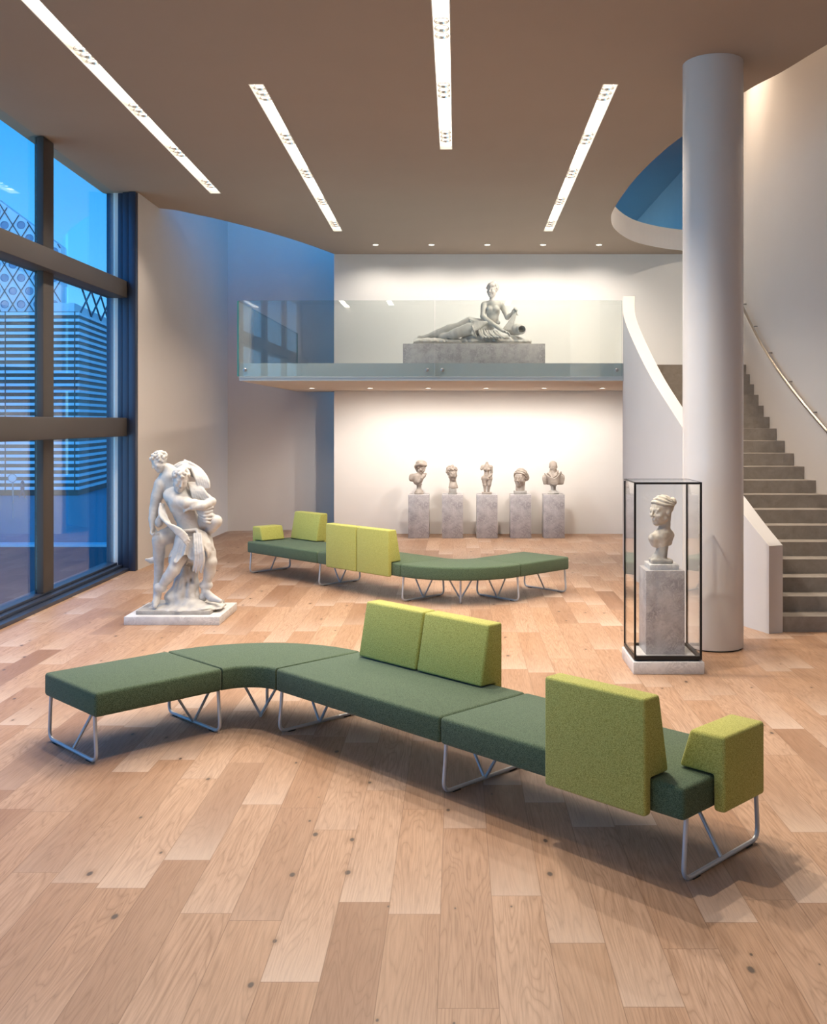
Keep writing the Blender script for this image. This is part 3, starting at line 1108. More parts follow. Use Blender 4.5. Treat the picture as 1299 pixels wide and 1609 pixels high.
ZS0, ZS1 = .293, .445
RI, RO = .25, .99
def leg_frame(t, mat_world, arms):
    """U-shaped sled frame; local frame: y across the seat, x along it"""
    bm = bmesh.new()
    pts = fillet([(0, RI + .055, ZS0 + .005), (0, RI + .030, .014), (0, RO - .030, .014), (0, RO - .055, ZS0 + .005)], .065, 7)
    tube(bm, pts, .0115, 12)
    bmesh.ops.transform(bm, matrix=mat_world, verts=bm.verts)
    fr = obj('leg_frame', bm, M['leg'], t)
    ym = (RI + RO) / 2
    for s in arms:
        bm = bmesh.new()
        tube(bm, [(s * .006, ym, .016), (s * .185, ym, ZS0 + .005)], .0095, 10)
        bmesh.ops.transform(bm, matrix=mat_world, verts=bm.verts)
        obj('brace', bm, M['leg'], fr)
    for yy in (RI + .13, RO - .13):
        bm = bmesh.new()
        box(bm, -.012, .012, yy - .03, yy + .03, 0, .006, .002)
        bmesh.ops.transform(bm, matrix=mat_world, verts=bm.verts)
        obj('glide', bm, M['rubber'], fr)

def make_bench(label, loc, rz):
    t = thing('lounge_bench', label, 'bench', loc, rz, 'modular lounge benches')
    g = .0015
    bm = bmesh.new(); box(bm, g, 1.58 - g, RI, RO, ZS0, ZS1, .022, 3)
    obj('seat', bm, M['seat'], t)
    bm = bmesh.new(); box(bm, 1.58 + g, 3.163, RI, RO, ZS0, ZS1, .022, 3)
    obj('seat', bm, M['seat'], t)
    bm = bmesh.new(); box(bm, -RO, -RI, -.89, -g, ZS0, ZS1, .022, 3)
    obj('seat', bm, M['seat'], t)
    bm = bmesh.new(); curved_seat(bm, RI, RO, ZS0, ZS1, PI / 2 + .002, PI - .002)
    o = obj('seat', bm, M['seat'], t); o['label'] = 'curved corner seat'
    prof = [(0, .285), (.055, .285), (.056, .452), (.200, .452), (.125, .828), (0, .828)]
    def back(x0, x1, yo, sgn):
        bm = bmesh.new()
        prism(bm, [(yo + sgn * p[0], p[1]) for p in prof], 'x', x0, x1, .016, 3)
        obj('backrest', bm, M['lime'], t)
    back(.135, .722, RO + .062, -1)
    back(.735, 1.325, RO + .062, -1)
    back(2.395, 2.995, RI - .062, 1)
    bm = bmesh.new()
    pa = [(3.232, .285), (3.170, .285), (3.169, .452), (2.985, .452), (3.045, .640), (3.232, .640)]
    prism(bm, pa, 'y', .483, .860, .018, 3)
    obj('armrest', bm, M['lime'], t)
    I = Matrix.Identity(4)
    leg_frame(t, Matrix.Translation((3.140, 0, 0)), (-1,))
    leg_frame(t, Matrix.Translation((1.58, 0, 0)), (-1, 1))
    leg_frame(t, I, (-1, 1))
    R90 = Matrix.Rotation(PI / 2, 4, 'Z')
    leg_frame(t, R90, (-1, 1))
    leg_frame(t, R90 @ Matrix.Translation((-.867, 0, 0)), (1,))
    # middle support of the curved corner
    R45 = Matrix.Rotation(PI / 4, 4, 'Z')
    bm = bmesh.new()
    tube(bm, fillet([(0, .575, .014), (0, .83, .014), (0, .83, ZS0 + .005)], .03, 5), .0115, 12)
    bmesh.ops.transform(bm, matrix=R45, verts=bm.verts)
    fr = obj('leg_frame', bm, M['leg'], t)
    for s in (-1, 1):
        bm = bmesh.new()
        tube(bm, [(0, .585, .016), (s * .16, .60, ZS0 + .005)], .0095, 10)
        bmesh.ops.transform(bm, matrix=R45, verts=bm.verts)
        obj('brace', bm, M['leg'], fr)
    return t
near = make_bench('long green modular bench in the foreground, lime armrest at its right end', (-1.393, 6.642, 0), -PI / 4)
far = copy_tree(near)
far.location = (.04, 12.51, 0)
far.rotation_euler = (0, 0, PI - PI / 4)
far['label'] = 'green modular bench farther back by the bust plinths, lime armrest at its left'

# ------------------------------------------------------------------ pedestals
def pedestal(name, label, cat, loc, w, d, h, mat, group=None, bev=.004):
    bm = bmesh.new()
    box(bm, -w / 2, w / 2, -d / 2, d / 2, 0, h, bev)
    o = obj(name, bm, mat)
    o.location = loc
    tag(o, label, cat, group)
    return o
BX = [-.690, -.082, .538, 1.143, 1.742]
PL = ['grey marble plinth under the bust that twists to one side, leftmost of the row',
      'grey marble plinth under the small curly head, second from left',
      'grey marble plinth under the headless standing torso, middle of the row',
      'grey marble plinth under the large wavy haired head, fourth from left',
      'grey marble plinth under the draped bust of a short haired man, rightmost of the row']
for x, lb in zip(BX, PL):
    pedestal('plinth', lb, 'plinth', (x, 18.45, 0), .374, .374, .782, M['marble'], 'marble plinths along the back wall')
PZ = .782
pedestal('plinth', 'long low grey marble plinth under the reclining statue on the balcony', 'plinth', (.277, 17.05, 2.916), 2.33, .75, .457, M['marble'])
pedestal('plinth', 'low white marble floor plinth under the entwined sculpture group', 'plinth', (-2.94, 10.91, 0), .985, .84, .085, M['marble_pale'])

# ------------------------------------------------------------------ display case
t = thing('display_case', 'tall glass display case with black frame on a marble base, left of the column', 'display case', (1.757, 8.745, 0))
bm = bmesh.new(); box(bm, -.295, .295, -.295, .295, 0, .1, .004)
obj('base', bm, M['marble_pale'], t)
bm = bmesh.new(); box(bm, -.262, .262, -.24, .24, .1, .113)
obj('shadow_gap', bm, M['black_metal'], t)
X0, X1, YA, YB, ZB, ZT = -.283, .283, -.265, .265, .113, 1.592
fw = .017
bm = bmesh.new()
for xa in (X0, X1 - fw):
    for ya in (YA, YB - fw):
        box(bm, xa, xa + fw, ya, ya + fw, ZB + .03, ZT - fw)
box(bm, X0, X1, YA, YA + fw, ZT - fw, ZT); box(bm, X0, X1, YB - .008, YB, ZT - .008, ZT)
box(bm, X0, X0 + .008, YA + fw, YB, ZT - .008, ZT); box(bm, X1 - .008, X1, YA + fw, YB, ZT - .008, ZT)
box(bm, X0, X1, YA, YA + .03, ZB, ZB + .03); box(bm, X0, X1, YB - .03, YB, ZB, ZB + .03)
box(bm, X0, X0 + .03, YA + .03, YB - .03, ZB, ZB + .03); box(bm, X1 - .03, X1, YA + .03, YB - .03, ZB, ZB + .03)
obj('frame', bm, M['black_metal'], t)
for nm, b in (('front', (X0 + fw, X1 - fw, YA + .006, YA + .012, ZB + .03, ZT - fw)), ('back', (X0 + fw, X1 - fw, YB - .012, YB - .006, ZB + .03, ZT - .008)),
              ('left', (X0 + .006, X0 + .012, YA + fw, YB - fw, ZB + .03, ZT - .008)), ('right', (X1 - .012, X1 - .006, YA + fw, YB - fw, ZB + .03, ZT - .008)), ('top', (X0 + fw, X1 - .01, YA + fw, YB - .01, ZT - .007, ZT - .001))):
    bm = bmesh.new(); box(bm, *b)
    obj('glass_pane', bm, M['case_glass'], t, None)
bm = bmesh.new(); box(bm, X0 + .03, X1 - .03, YA + .03, YB - .03, ZB, ZB + .008)
obj('floor_plate', bm, M['marble_pale'], t)
t2 = thing('plinth', 'square grey marble plinth with a small top block standing inside the glass case', 'plinth', (1.765, 8.80, .121))
bm = bmesh.new(); box(bm, -.165, .165, -.165, .165, 0, .712, .003)
obj('pillar', bm, M['marble'], t2)
bm = bmesh.new(); box(bm, -.125, .125, -.125, .125, .712, .757, .003)
obj('top_block', bm, M['marble_pale'], t2)

# ------------------------------------------------------------------ sculptures

# bust inside the glass case
t = thing('bust', 'weathered stone bust with hair in a bun inside the glass case', 'bust', (1.765, 8.80, .878))
F = Field((-.2, -.2, -.01), (.2, .2, .62), .0040)
F.chain([(.04, .03, .42, .052), (.032, .02, .33, .047), (.025, .015, .27, .056)], .02)
F.chain([(-.075, -.03, .215, .045), (-.01, -.005, .23, .062), (.075, .04, .235, .045)], .03)
F.chain([(-.06, -.02, .17, .035), (.0, .0, .165, .052), (.06, .03, .18, .04)], .03)
head(F, (-.005, .0, .452), .240, rot(-.98, .10, .05), 'bun', 3)
F.rough(.0011, 75, 3)
F.cutbelow(.125)
F.mesh('head', M['stat_old'], t)
F = Field((-.15, -.15, -.02), (.15, .15, .16), .004)
F.box((-.10, -.075, .0), (.085, .075, .035), .012)
F.chain([(-.02, 0, .03, .068), (-.005, 0, .07, .052), (.01, 0, .14, .05)], .02)
F.rough(.002, 70, 5)
F.d = np.maximum(F.d, (0.0 - (F.lo[2] + F.v * np.arange(F.n[2])))[None, None, :])
F.mesh('socle', M['stat_grey'], t)

BG = 'sculptures on the row of plinths'
def bust_thing(i, label, cat='bust'):
    return thing('bust', label, cat, (BX[i], 18.45, PZ), 0, BG)

# 1 bust that twists, with head covering
t = bust_thing(0, 'stone bust with a draped head covering, turned sharply to the right, leftmost of the row')
F = Field((-.24, -.2, .1), (.24, .2, .66), .005)
F.chain([(-.125, .02, .315, .055), (-.02, .0, .265, .085), (.075, .02, .335, .05)], .06)
F.cap((-.03, -.02, .235), (-.03, 0, .3), .07, .085, .04)
F.cap((.01, .0, .33), (.035, -.02, .43), .052, .045, .03)
F.cap((-.135, .0, .275), (-.12, .02, .30), .05, .05, .03)
head(F, (.045, -.02, .475), .2, rot(.75, .35, .15), 'none', 4)
F.ell((.045, .01, .555), (.10, .105, .06), rot(.6, 0, .15), .02)
F.chain([(-.04, -.02, .52, .03), (.04, -.1, .545, .028), (.12, -.05, .525, .03)], .02)
F.chain([(-.045, .03, .5, .045), (-.02, .06, .42, .035)], .03)
F.chain([(.085, -.04, .36, .02), (.05, -.09, .29, .022), (.0, -.08, .22, .025)], .015)
F.chain([(.12, -.03, .37, .02), (.085, -.07, .32, .02), (.04, -.08, .25, .022)], .015)
F.rough(.0015, 60, 1)
F.mesh('figure', M['stat_warm'], t)
bm = bmesh.new()
lathe(bm, [(.085, 0), (.086, .022), (.078, .03), (.075, .05), (.05, .075), (.042, .10), (.042, .15), (.055, .175), (.05, .19)], .0, 0, 36)
obj('socle', bm, M['stat_warm'], t)
# 2 small curly head
t = bust_thing(1, 'small stone head of a curly haired youth on a square block, second from left')
F = Field((-.19, -.19, .08), (.19, .19, .56), .005)
head(F, (-.005, .0, .375), .245, rot(.5, .18, -.05), 'curly', 5)
F.cap((.0, .03, .30), (.01, .02, .19), .056, .062, .03)
F.ell((.012, .0, .120), (.086, .076, .085), None, .04)
F.rough(.0015, 60, 2)
F.cutbelow(.105)
F.mesh('figure', M['stat_warm'], t)
bm = bmesh.new(); box(bm, -.082, .082, -.08, .08, 0, .028, .005); box(bm, -.07, .07, -.068, .068, .028, .11, .006)
obj('socle', bm, M['stat_grey'], t)
# 3 headless torso
t = bust_thing(2, 'headless standing stone torso of a nude figure, middle of the row', 'statue')
F = Field((-.16, -.13, .02), (.16, .13, .62), .0042)
F.chain([(0, .0, .50, .048), (.0, -.005, .45, .056), (.0, 0, .39, .045), (.0, 0, .345, .049), (.003, .0, .285, .058)], .03)
F.cap((-.04, 0, .285), (.045, 0, .285), .05, .05, .02)
F.cap((-.075, .005, .495), (.075, .005, .495), .03, .03, .03)
F.cap((0, .005, .52), (0, 0, .565), .028, .025, .02)
for sx in (-1, 1):
    F.ell((.035 * sx, -.052, .448), .026, None, .006)
    F.ell((.045 * sx, .02, .275), (.05, .055, .055), None, .04)
F.chain([(-.078, .005, .495, .03), (-.096, -.01, .455, .026)], .02)
F.chain([(.08, .005, .49, .029), (.086, .01, .40, .023), (.075, -.02, .345, .02), (.045, -.055, .315, .015)], .015)
F.chain([(-.042, 0, .26, .05), (-.036, -.005, .17, .039), (-.034, .0, .115, .027), (-.034, 0, .035, .021)], .004)
F.chain([(.045, 0, .26, .05), (.042, -.012, .17, .038), (.034, .0, .11, .026), (.028, .01, .035, .02)], .004)
F.rough(.001, 70, 3)
F.mesh('figure', M['stat_warm'], t)
bm = bmesh.new(); box(bm, -.09, .09, -.08, .08, 0, .035, .005)
obj('socle', bm, M['stat_warm'], t)
# 4 large head
t = bust_thing(3, 'large stone head with centre-parted wavy hair on a low block, fourth from left')
F = Field((-.22, -.24, .04), (.22, .24, .52), .005)
head(F, (0, .0, .295), .31, rot(-.38, .1, .05), 'wavy', 6)
F.cap((.01, .05, .22), (.0, .02, .08), .085, .08, .03)
F.ell((.12, .07, .30), (.05, .06, .07), None, .03)
F.rough(.0015, 50, 4)
F.cutbelow(.058)
F.mesh('figure', M['stat_warm'], t)
bm = bmesh.new(); box(bm, -.115, .115, -.09, .09, 0, .06, .006)
obj('socle', bm, M['stat_grey'], t)
# 5 draped bust
t = bust_thing(4, 'stone bust of a short haired man in a draped cloak, rightmost of row')
F = Field((-.24, -.18, .13), (.24, .18, .66), .005)
head(F, (-.002, -.01, .495), .2, rot(-.05, .05), 'short', 7)
F.cap((0, .02, .43), (0, .01, .34), .05, .058, .03)
F.cap((0, .01, .25), (0, .01, .32), .1, .1, .06)
F.chain([(-.135, .02, .30, .06), (0, 0, .28, .1), (.135, .02, .30, .065)], .05)
F.cap((.13, .01, .22), (.14, .02, .3), .055, .06, .03)
F.cap((-.06, .0, .2), (.08, 0, .2), .06, .06, .04)
F.rough(.001, 60, 5)
F.cutbelow(.17)
bf = F.mesh('figure', M['stat_warm'], t)
F = Field((-.24, -.18, .13), (.24, .18, .5), .0045)
for q in range(7):
    u = q / 6
    F.chain([(-.155 + .03 * u, -.02, .375 - .05 * u, .013), (-.085 + .03 * u, -.10, .315 - .125 * u * .9, .0135), (.015 + .02 * u, -.118, .285 - .105 * u, .0135), (.09, -.085, .345 - .12 * u, .0135), (.135 - .01 * u, -.01, .40 - .07 * u, .013)], .004, True)
for q in range(3):
    F.chain([(-.10 + .02 * q, -.055 - .012 * q, .385 - .02 * q, .013), (-.03, -.08 - .01 * q, .35 - .022 * q, .013), (.05, -.07 - .01 * q, .385 - .02 * q, .013), (.085, -.01, .42 - .02 * q, .013)], .004, True)
for sx in (-1, 1):
    for q in range(4):
        F.chain([(sx * (.10 + .022 * q), -.03, .375 - .015 * q, .014), (sx * (.135 + .018 * q), -.045, .29, .015), (sx * (.125 + .015 * q), -.04, .19, .014)], .004, True)
F.mesh('cloak', M['stat_warm'], bf)
bm = bmesh.new()
lathe(bm, [(.108, 0), (.11, .018), (.10, .028), (.07, .055), (.05, .07), (.046, .08), (.046, .14), (.064, .155), (.064, .168), (.05, .175)], 0, 0, 40)
obj('socle', bm, M['stat_grey'], t)

# reclining statue on the balcony
t = thing('reclining_statue', 'pale marble statue of a reclining draped woman leaning on a tipped jar, on the balcony', 'statue', (.277, 17.05, 3.373))
def g(zx, zy, y, r=None):
    Y = 17.05 + y
    p = ((620 + zx * .20015 - 718) / 1600 * Y - .277, y, 2.1 - (420 + zy * .20022 - 662) / 1600 * Y - 3.373)
    return p + (r,) if r is not None else p
bm = bmesh.new(); box(bm, -1.005, .935, -.29, .29, 0, .022, .005)
obj('base_slab', bm, M['stat_grey'], t)
F = Field((-1.0, -.36, .0), (.95, .36, .2), .009)
for a in np.linspace(-.9, .86, 15):
    F.ell((a, rng.uniform(-.03, .03), .045), (.13, .24 + .03 * rng.random(), .05 + .025 * rng.random()), None, .03)
F.ell(g(700, 560, -.06), (.36, .17, .075), None, .04)
F.ell(g(905, 560, -.02), (.18, .16, .05), None, .04)
F.rough(.005, 28, 8)
F.cutbelow(.018)
F.mesh('rocky_ground', M['stat_white'], t)
F = Field((-1.0, -.42, .03), (.95, .36, 1.06), .0075)
F.chain([g(775, 300, 0, .105), g(772, 345, 0, .112), g(770, 400, .0, .095), g(735, 450, .02, .115), g(690, 485, .03, .135)], .06)
F.cap(g(705, 292, 0), g(830, 288, .0), .052, .052, .04)
for sx in (-1, 1):
    F.ell(g(768 + 26 * sx, 330, -.085), .052, None, .03)
F.cap(g(768, 285, .0), g(765, 225, -.01), .05, .045, .03)
head(F, g(764, 180, -.01), .235, rot(-.45, .05, .06), 'curly', 9)
F.chain([g(752, 140, -.08, .04), g(775, 128, -.04, .045), g(800, 150, .03, .045)], .02)
F.chain([g(700, 300, -.02, .052), g(692, 385, -.10, .045), g(720, 410, -.14, .042), g(800, 465, -.2, .034), g(850, 500, -.22, .027)], .02)
hand(F, g(850, 500, -.22), (.9, 0, -.35), (0, -.3, -1), .085, .4)
F.chain([g(836, 295, .03, .05), g(862, 345, .05, .043), g(882, 395, .02, .038), g(925, 360, -.05, .028)], .018)
hand(F, g(925, 360, -.05), (.6, -.1, .6), (-.3, -1, .2), .08, 1.0)
# legs
F.chain([g(680, 470, .07, .13), g(590, 440, .06, .112), g(490, 475, .03, .085), g(430, 485, .02, .08), g(340, 515, 0, .062), g(250, 545, .0, .04), g(215, 552, .0, .038)], .03)
F.chain([g(222, 555, 0, .04), g(195, 550, -.02, .034), g(180, 560, -.03, .02)], .015)
F.chain([g(680, 485, -.06, .125), g(590, 485, -.15, .105), g(490, 515, -.18, .085), g(460, 525, -.17, .078)], .03)
F.chain([g(470, 528, -.15, .07), g(380, 545, -.05, .055), g(330, 555, .05, .04)], .03)
body = F.mesh('body', M['stat_white'], t)
F = Field((-1.0, -.48, .03), (.95, .36, .7), .0068)
for q in range(12):
    u = q / 11
    F.chain([g(765 - 45 * u, 425 + 20 * u, -.12 - .03 * u, .017), g(690 - 45 * u, 432 + 55 * u, -.20 - .04 * u, .019), g(630 - 25 * u, 425 + 95 * u, -.19 - .11 * u, .019), g(588 + 50 * u, 412 + 130 * u, -.08 - .22 * math.sin(u * 2.4), .016)], .006, True)
for q in range(6):
    u = q / 5
    F.chain([g(585 + 8 * u, 402 + 25 * u, .0 - .1 * u, .017), g(660, 408 + 26 * u, .0 - .14 * u, .018), g(755, 415 + 26 * u, -.02 - .1 * u, .017)], .006, True)
for q in range(8):
    F.chain([g(660 + 20 * q, 490 + 2 * q, -.2, .018), g(668 + 22 * q, 525 + 8 * (q % 2), -.28, .020), g(690 + 24 * q, 550, -.30, .016)], .006, True)
F.rough(.0015, 55, 2)
F.mesh('drapery', M['stat_white'], body)
F = Field((.3, -.35, .03), (.95, .3, .7), .006)
F.cap(g(912, 490, .04), g(958, 488, -.10), .085, .1, .02)
F.cap(g(958, 488, -.10), g(985, 487, -.17), .085, .07, .02)
F.cap(g(985, 487, -.17), g(990, 487, -.20), .085, .085, .008)
F.cap(g(984, 487, -.15), g(1000, 487, -.26), .055, .06, .006, 's')
F.mesh('jar', M['stat_white'], t)
F = Field((.3, -.45, .03), (.95, .3, .7), .0065)
for q in range(4):
    F.chain([g(942 + 4 * q, 350, -.07, .016), g(905 + 9 * q, 420, -.10, .02), g(855 + 18 * q, 490, -.12, .024)], .012, True)
F.cap(g(920, 352, -.07), g(968, 376, -.06), .014, .011, .01)
F.ell(g(932, 345, -.06), .028, None, .01)
F.ell(g(812, 432, -.16), .035, None, .01)
F.mesh('fluttering_cloth', M['stat_white'], t)

# entwined sculpture group at the window
t = thing('sculpture_group', 'white marble sculpture of two entwined fighting figures, standing beside the window', 'statue', (-2.94, 10.90, .085))
def q_(zx, zy, y, r=None):
    Y = 10.90 + y
    p = ((180 + zx * .19884 - 718) / 1600 * Y + 2.94, y, 2.1 - (680 + zy * .19888 - 662) / 1600 * Y - .085)
    return p + (r,) if r is not None else p
bm = bmesh.new(); box(bm, -.405, .37, -.30, .36, 0, .042, .006)
obj('base_slab', bm, M['stat_grey'], t)
LO, HI, VX = (-.52, -.38, .0), (.52, .42, 1.78), .0068
# rock and tree stump
F = Field((-.45, -.36, .0), (.45, .4, .62), .007)
for c, r in ((q_(545, 1340, .02), (.16, .14, .10)), (q_(470, 1300, -.02), (.10, .10, .07)), (q_(610, 1345, -.08), (.12, .10, .05)), (q_(560, 1375, -.05), (.36, .26, .03)), (q_(380, 1385, .02), (.16, .22, .025)), (q_(740, 1375, -.02), (.20, .2, .03))):
    F.ell(c, r, None, .05)
F.chain([q_(575, 1050, .10, .075), q_(560, 1150, .08, .095), q_(545, 1300, .04, .15)], .06)
for k in range(7):
    a = -1.2 + .4 * k
    F.chain([(q_(570, 1080, 0)[0] + .08 * math.sin(a), .09 - .08 * math.cos(a), .45, .02), (q_(550, 1250, 0)[0] + .15 * math.sin(a), .05 - .14 * math.cos(a), .16, .028)], .02)
F.rough(.006, 30, 4)
F.cutbelow(.03)
F.mesh('rock_support', M['stat_white'], t)
# rear figure
F = Field(LO, HI, VX)
F.chain([q_(445, 345, .05, .115), q_(480, 470, .09, .135), q_(560, 640, .12, .125), q_(620, 760, .11, .125)], .07)
F.cap(q_(370, 400, .02), q_(590, 290, .09), .07, .075, .05)
F.chain([q_(475, 320, .04, .062), q_(415, 280, .01, .055)], .03)
head(F, q_(352, 232, -.02), .20, rot(-.95, .45, -.25), 'curly', 12)
F.chain([q_(362, 415, .0, .068), q_(335, 500, .0, .062), q_(312, 600, .0, .050), q_(300, 680, -.02, .042), q_(298, 735, -.04, .032)], .02)
hand(F, q_(298, 740, -.045), (.15, -.15, -1), (.8, -.5, 0), .08, .9)
F.chain([q_(590, 280, .09, .06), q_(670, 345, .05, .047), q_(715, 430, -.02, .036)], .02)
F.chain([q_(650, 730, .06, .10), q_(740, 690, -.02, .085), q_(800, 700, -.07, .066), q_(770, 745, -.03, .058), q_(720, 785, .04, .045)], .03)
F.chain([q_(460, 800, .10, .10), q_(400, 820, .0, .085), q_(350, 850, -.05, .07), q_(352, 950, .0, .062), q_(350, 1060, .05, .05), q_(345, 1110, .08, .042)], .03)
F.chain([q_(360, 980, .10, .042), q_(325, 1000, .12, .036), q_(290, 1010, .11, .03), q_(252, 1003, .09, .016)], .02)
F.chain([q_(350, 1100, .08, .045), q_(338, 1200, .10, .042), q_(330, 1290, .10, .034), q_(328, 1360, .09, .04)], .02)
rear = F.mesh('rear_figure', M['stat_white'], t)
# front figure
F = Field(LO, HI, VX)
F.chain([q_(500, 500, -.03, .115), q_(530, 570, -.05, .13), q_(565, 660, -.04, .108), q_(600, 750, -.02, .11), q_(610, 800, .0, .125)], .06)
F.ell(q_(478, 560, -.15), (.062, .035, .052), None, .014)
F.ell(q_(572, 545, -.14), (.062, .035, .052), None, .014)
F.cap(q_(430, 490, -.04), q_(640, 500, .02), .062, .07, .05)
F.cap(q_(510, 480, -.05), q_(520, 430, -.07), .058, .055, .03)
head(F, q_(522, 372, -.13), .225, rot(.45, .42, .18), 'curly', 13)
F.chain([q_(440, 500, -.07, .070), q_(490, 540, -.15, .062), q_(560, 560, -.19, .054), q_(630, 560, -.17, .048), q_(690, 560, -.14, .036)], .02)
hand(F, q_(695, 560, -.135), (1, .25, .05), (0, .8, -.6), .085, .7)
F.chain([q_(640, 510, .0, .066), q_(720, 520, -.04, .056), q_(768, 545, -.09, .045), q_(700, 580, -.17, .04), q_(620, 590, -.20, .032)], .02)
hand(F, q_(615, 592, -.20), (-1, .0, -.1), (0, .7, -.5), .08, .8)
F.chain([q_(560, 830, -.03, .105), q_(510, 980, -.12, .085), q_(470, 1080, -.16, .068), q_(425, 1140, -.15, .06), q_(365, 1220, -.13, .042), q_(340, 1270, -.12, .036)], .025)
F.chain([q_(338, 1285, -.11, .042), q_(325, 1340, -.16, .036), q_(318, 1372, -.23, .024)], .015)
F.chain([q_(345, 1225, -.13, .05), q_(375, 1225, -.135, .05)], .01)
F.chain([q_(690, 850, .0, .11), q_(735, 950, -.05, .085), q_(758, 1020, -.07, .068), q_(752, 1090, -.03, .062), q_(728, 1180, .0, .045), q_(715, 1250, .0, .038)], .025)
F.chain([q_(700, 1300, .0, .045), q_(720, 1255, .0, .04), q_(760, 1300, -.06, .042), q_(835, 1330, -.13, .024)], .015)
F.chain([q_(705, 1205, .0, .048), q_(740, 1205, .0, .048)], .01)
front = F.mesh('front_figure', M['stat_white'], t)
# drapery
VD = .0058
F = Field(LO, HI, VD)
c0, c1 = q_(605, 770, -.02), q_(570, 1000, -.05)
F.skirt(c0, (.125, .12), c1, (.195, .20), [(13, .075, .4), (7, .06, 1.3), (22, .035, .2)], [(5, .03, .5), (9, .018, 1.2), (1, .03, 1.9)])
for k in range(5):
    o = (k - 2) * 17
    F.chain([q_(375 + .35 * o, 575 + .4 * o, -.08, .013), q_(385 + .8 * o, 660 + .4 * o, -.17, .016), q_(440 + .75 * o, 740 + .8 * o, -.25, .017), q_(520 + .4 * o, 795 + 1.1 * o, -.28, .017), q_(590 - .5 * abs(o), 850 + 1.15 * o, -.27, .012)], .005, True)
for k in range(6):
    o = k * 15
    F.chain([q_(648 + .8 * o, 765 + .3 * o, -.15 + .012 * k, .016), q_(680 + o, 850 + .4 * o, -.19 + .016 * k, .018), q_(730 + .8 * o, 940 + .2 * o, -.17 + .024 * k, .016), q_(735 + .7 * o, 985 - .2 * o, -.15 + .024 * k, .012)], .005, True)
for k in range(4):
    F.chain([q_(630 + 17 * k, 800, -.19, .015), q_(636 + 19 * k, 910, -.25, .018), q_(640 + 20 * k, 1010, -.25, .018), q_(625 + 20 * k, 1085 + 14 * (k % 2), -.22, .013)], .005, True)
F.chain([q_(480, 775, -.13, .018), q_(560, 775, -.17, .018), q_(650, 765, -.15, .018)], .006, True)
F.rough(.0012, 60, 6)
F.mesh('skirt_drapery', M['stat_white'], front)
F = Field(LO, HI, VD)
for k in range(6):
    o = k * 20
    F.chain([q_(555 + .55 * o, 222 + 5 * k, .07 - .01 * k, .018), q_(612 + .7 * o, 282 + 3 * k, .0, .020), q_(648 + .85 * o, 365 + 2 * k, -.07, .020), q_(672 + .75 * o, 440 - 2 * k, -.08, .015)], .005, True)
for k in range(7):
    o = k * 19
    F.chain([q_(588 + .6 * o, 400, -.06, .017), q_(612 + .85 * o, 465, -.10, .019), q_(628 + 1.05 * o, 535 - 3 * k, -.09, .016)], .005, True)
for k in range(5):
    F.chain([q_(640 + 10 * k, 590 + 22 * k, -.10, .016), q_(695 + 8 * k, 610 + 24 * k, -.15, .018), q_(772 - 4 * k, 590 + 30 * k, -.12, .015)], .005, True)
for k in range(4):
    F.chain([q_(470 + 14 * k, 268 + 10 * k, .02, .016), q_(530 + 8 * k, 238 + 14 * k, .03 - .02 * k, .018), q_(595, 236 + 15 * k, .06 - .02 * k, .017)], .006, True)
F.ell(q_(350, 710, -.05), (.045, .04, .05), None, .01)
F.chain([q_(345, 690, -.05, .028), q_(380, 620, -.06, .020), q_(385, 570, -.05, .018)], .012, True)
F.rough(.0012, 60, 7)
F.mesh('shoulder_drapery', M['stat_white'], rear)

# ------------------------------------------------------------------ outside
GZ = -4.76
M['road'] = stone('dark_road', (.10, .105, .11), (.075, .08, .085), .85, .1)
bm = bmesh.new(); box(bm, -160, 40, 20, 55.8, GZ - .3, GZ)
struct(obj('ground_road', bm, M['road']))
bm = bmesh.new(); box(bm, -160, 40, 55.8, 260, GZ - .3, GZ)
struct(obj('ground', bm, M['street']))
bm = bmesh.new(); box(bm, -70, -8, 55.5, 56.6, GZ, GZ + .14, .02)
tag(obj('kerb', bm, M['curb']), 'long pale kerb crossing the street outside the window', 'kerb')
# building of horizontal bands
t = thing('banded_building', 'office building outside with alternating pale and dark horizontal facade bands', 'building', (-34.8, 93.8, GZ))
bm = bmesh.new()
face = [(-70, 0.25), (-.25, .25), (-1.6, 12), (-8, 55), (-70, 55)]
prism(bm, face, 'z', 0, 17.0)
obj('core', bm, M['fac_dark'], t)
NB = 28
for i in range(NB):
    z0 = .55 + i * (17.0 - .3) / NB
    hgt = .26
    bm = bmesh.new()
    prism(bm, [(-70, 0), (0, 0), (-1.35, 12), (-7.7, 55), (-70, 55)], 'z', z0, z0 + hgt)
    obj('facade_band', bm, M['fac_light'], t)
bm = bmesh.new()
for k in range(14):
    x = -.4 - 3.2 * k
    box(bm, x - .04, x + .04, -.06, .0, .3, 17.0)
obj('panel_joint', bm, M['fac_dark'], t)
bm = bmesh.new()
def bar(p, q, r=.09):
    tube(bm, [p, q], r, 6)
for k in range(9):
    y = 1 + k * 4.2
    x = -.1 - .13 * y
    bar((x, y, 17.0), (x - .5, y + 4.2, 19.6)); bar((x - .5, y + 4.2, 17.0), (x, y, 19.6))
obj('roof_truss', bm, M['lattice'], t)
bm = bmesh.new(); prism(bm, [(-3.9, 2.0), (-1.2, 2.0), (-3.3, 18), (-3.9, 18)], 'z', 17.0, 18.0)
obj('roof_upstand', bm, M['fac_light'], t)
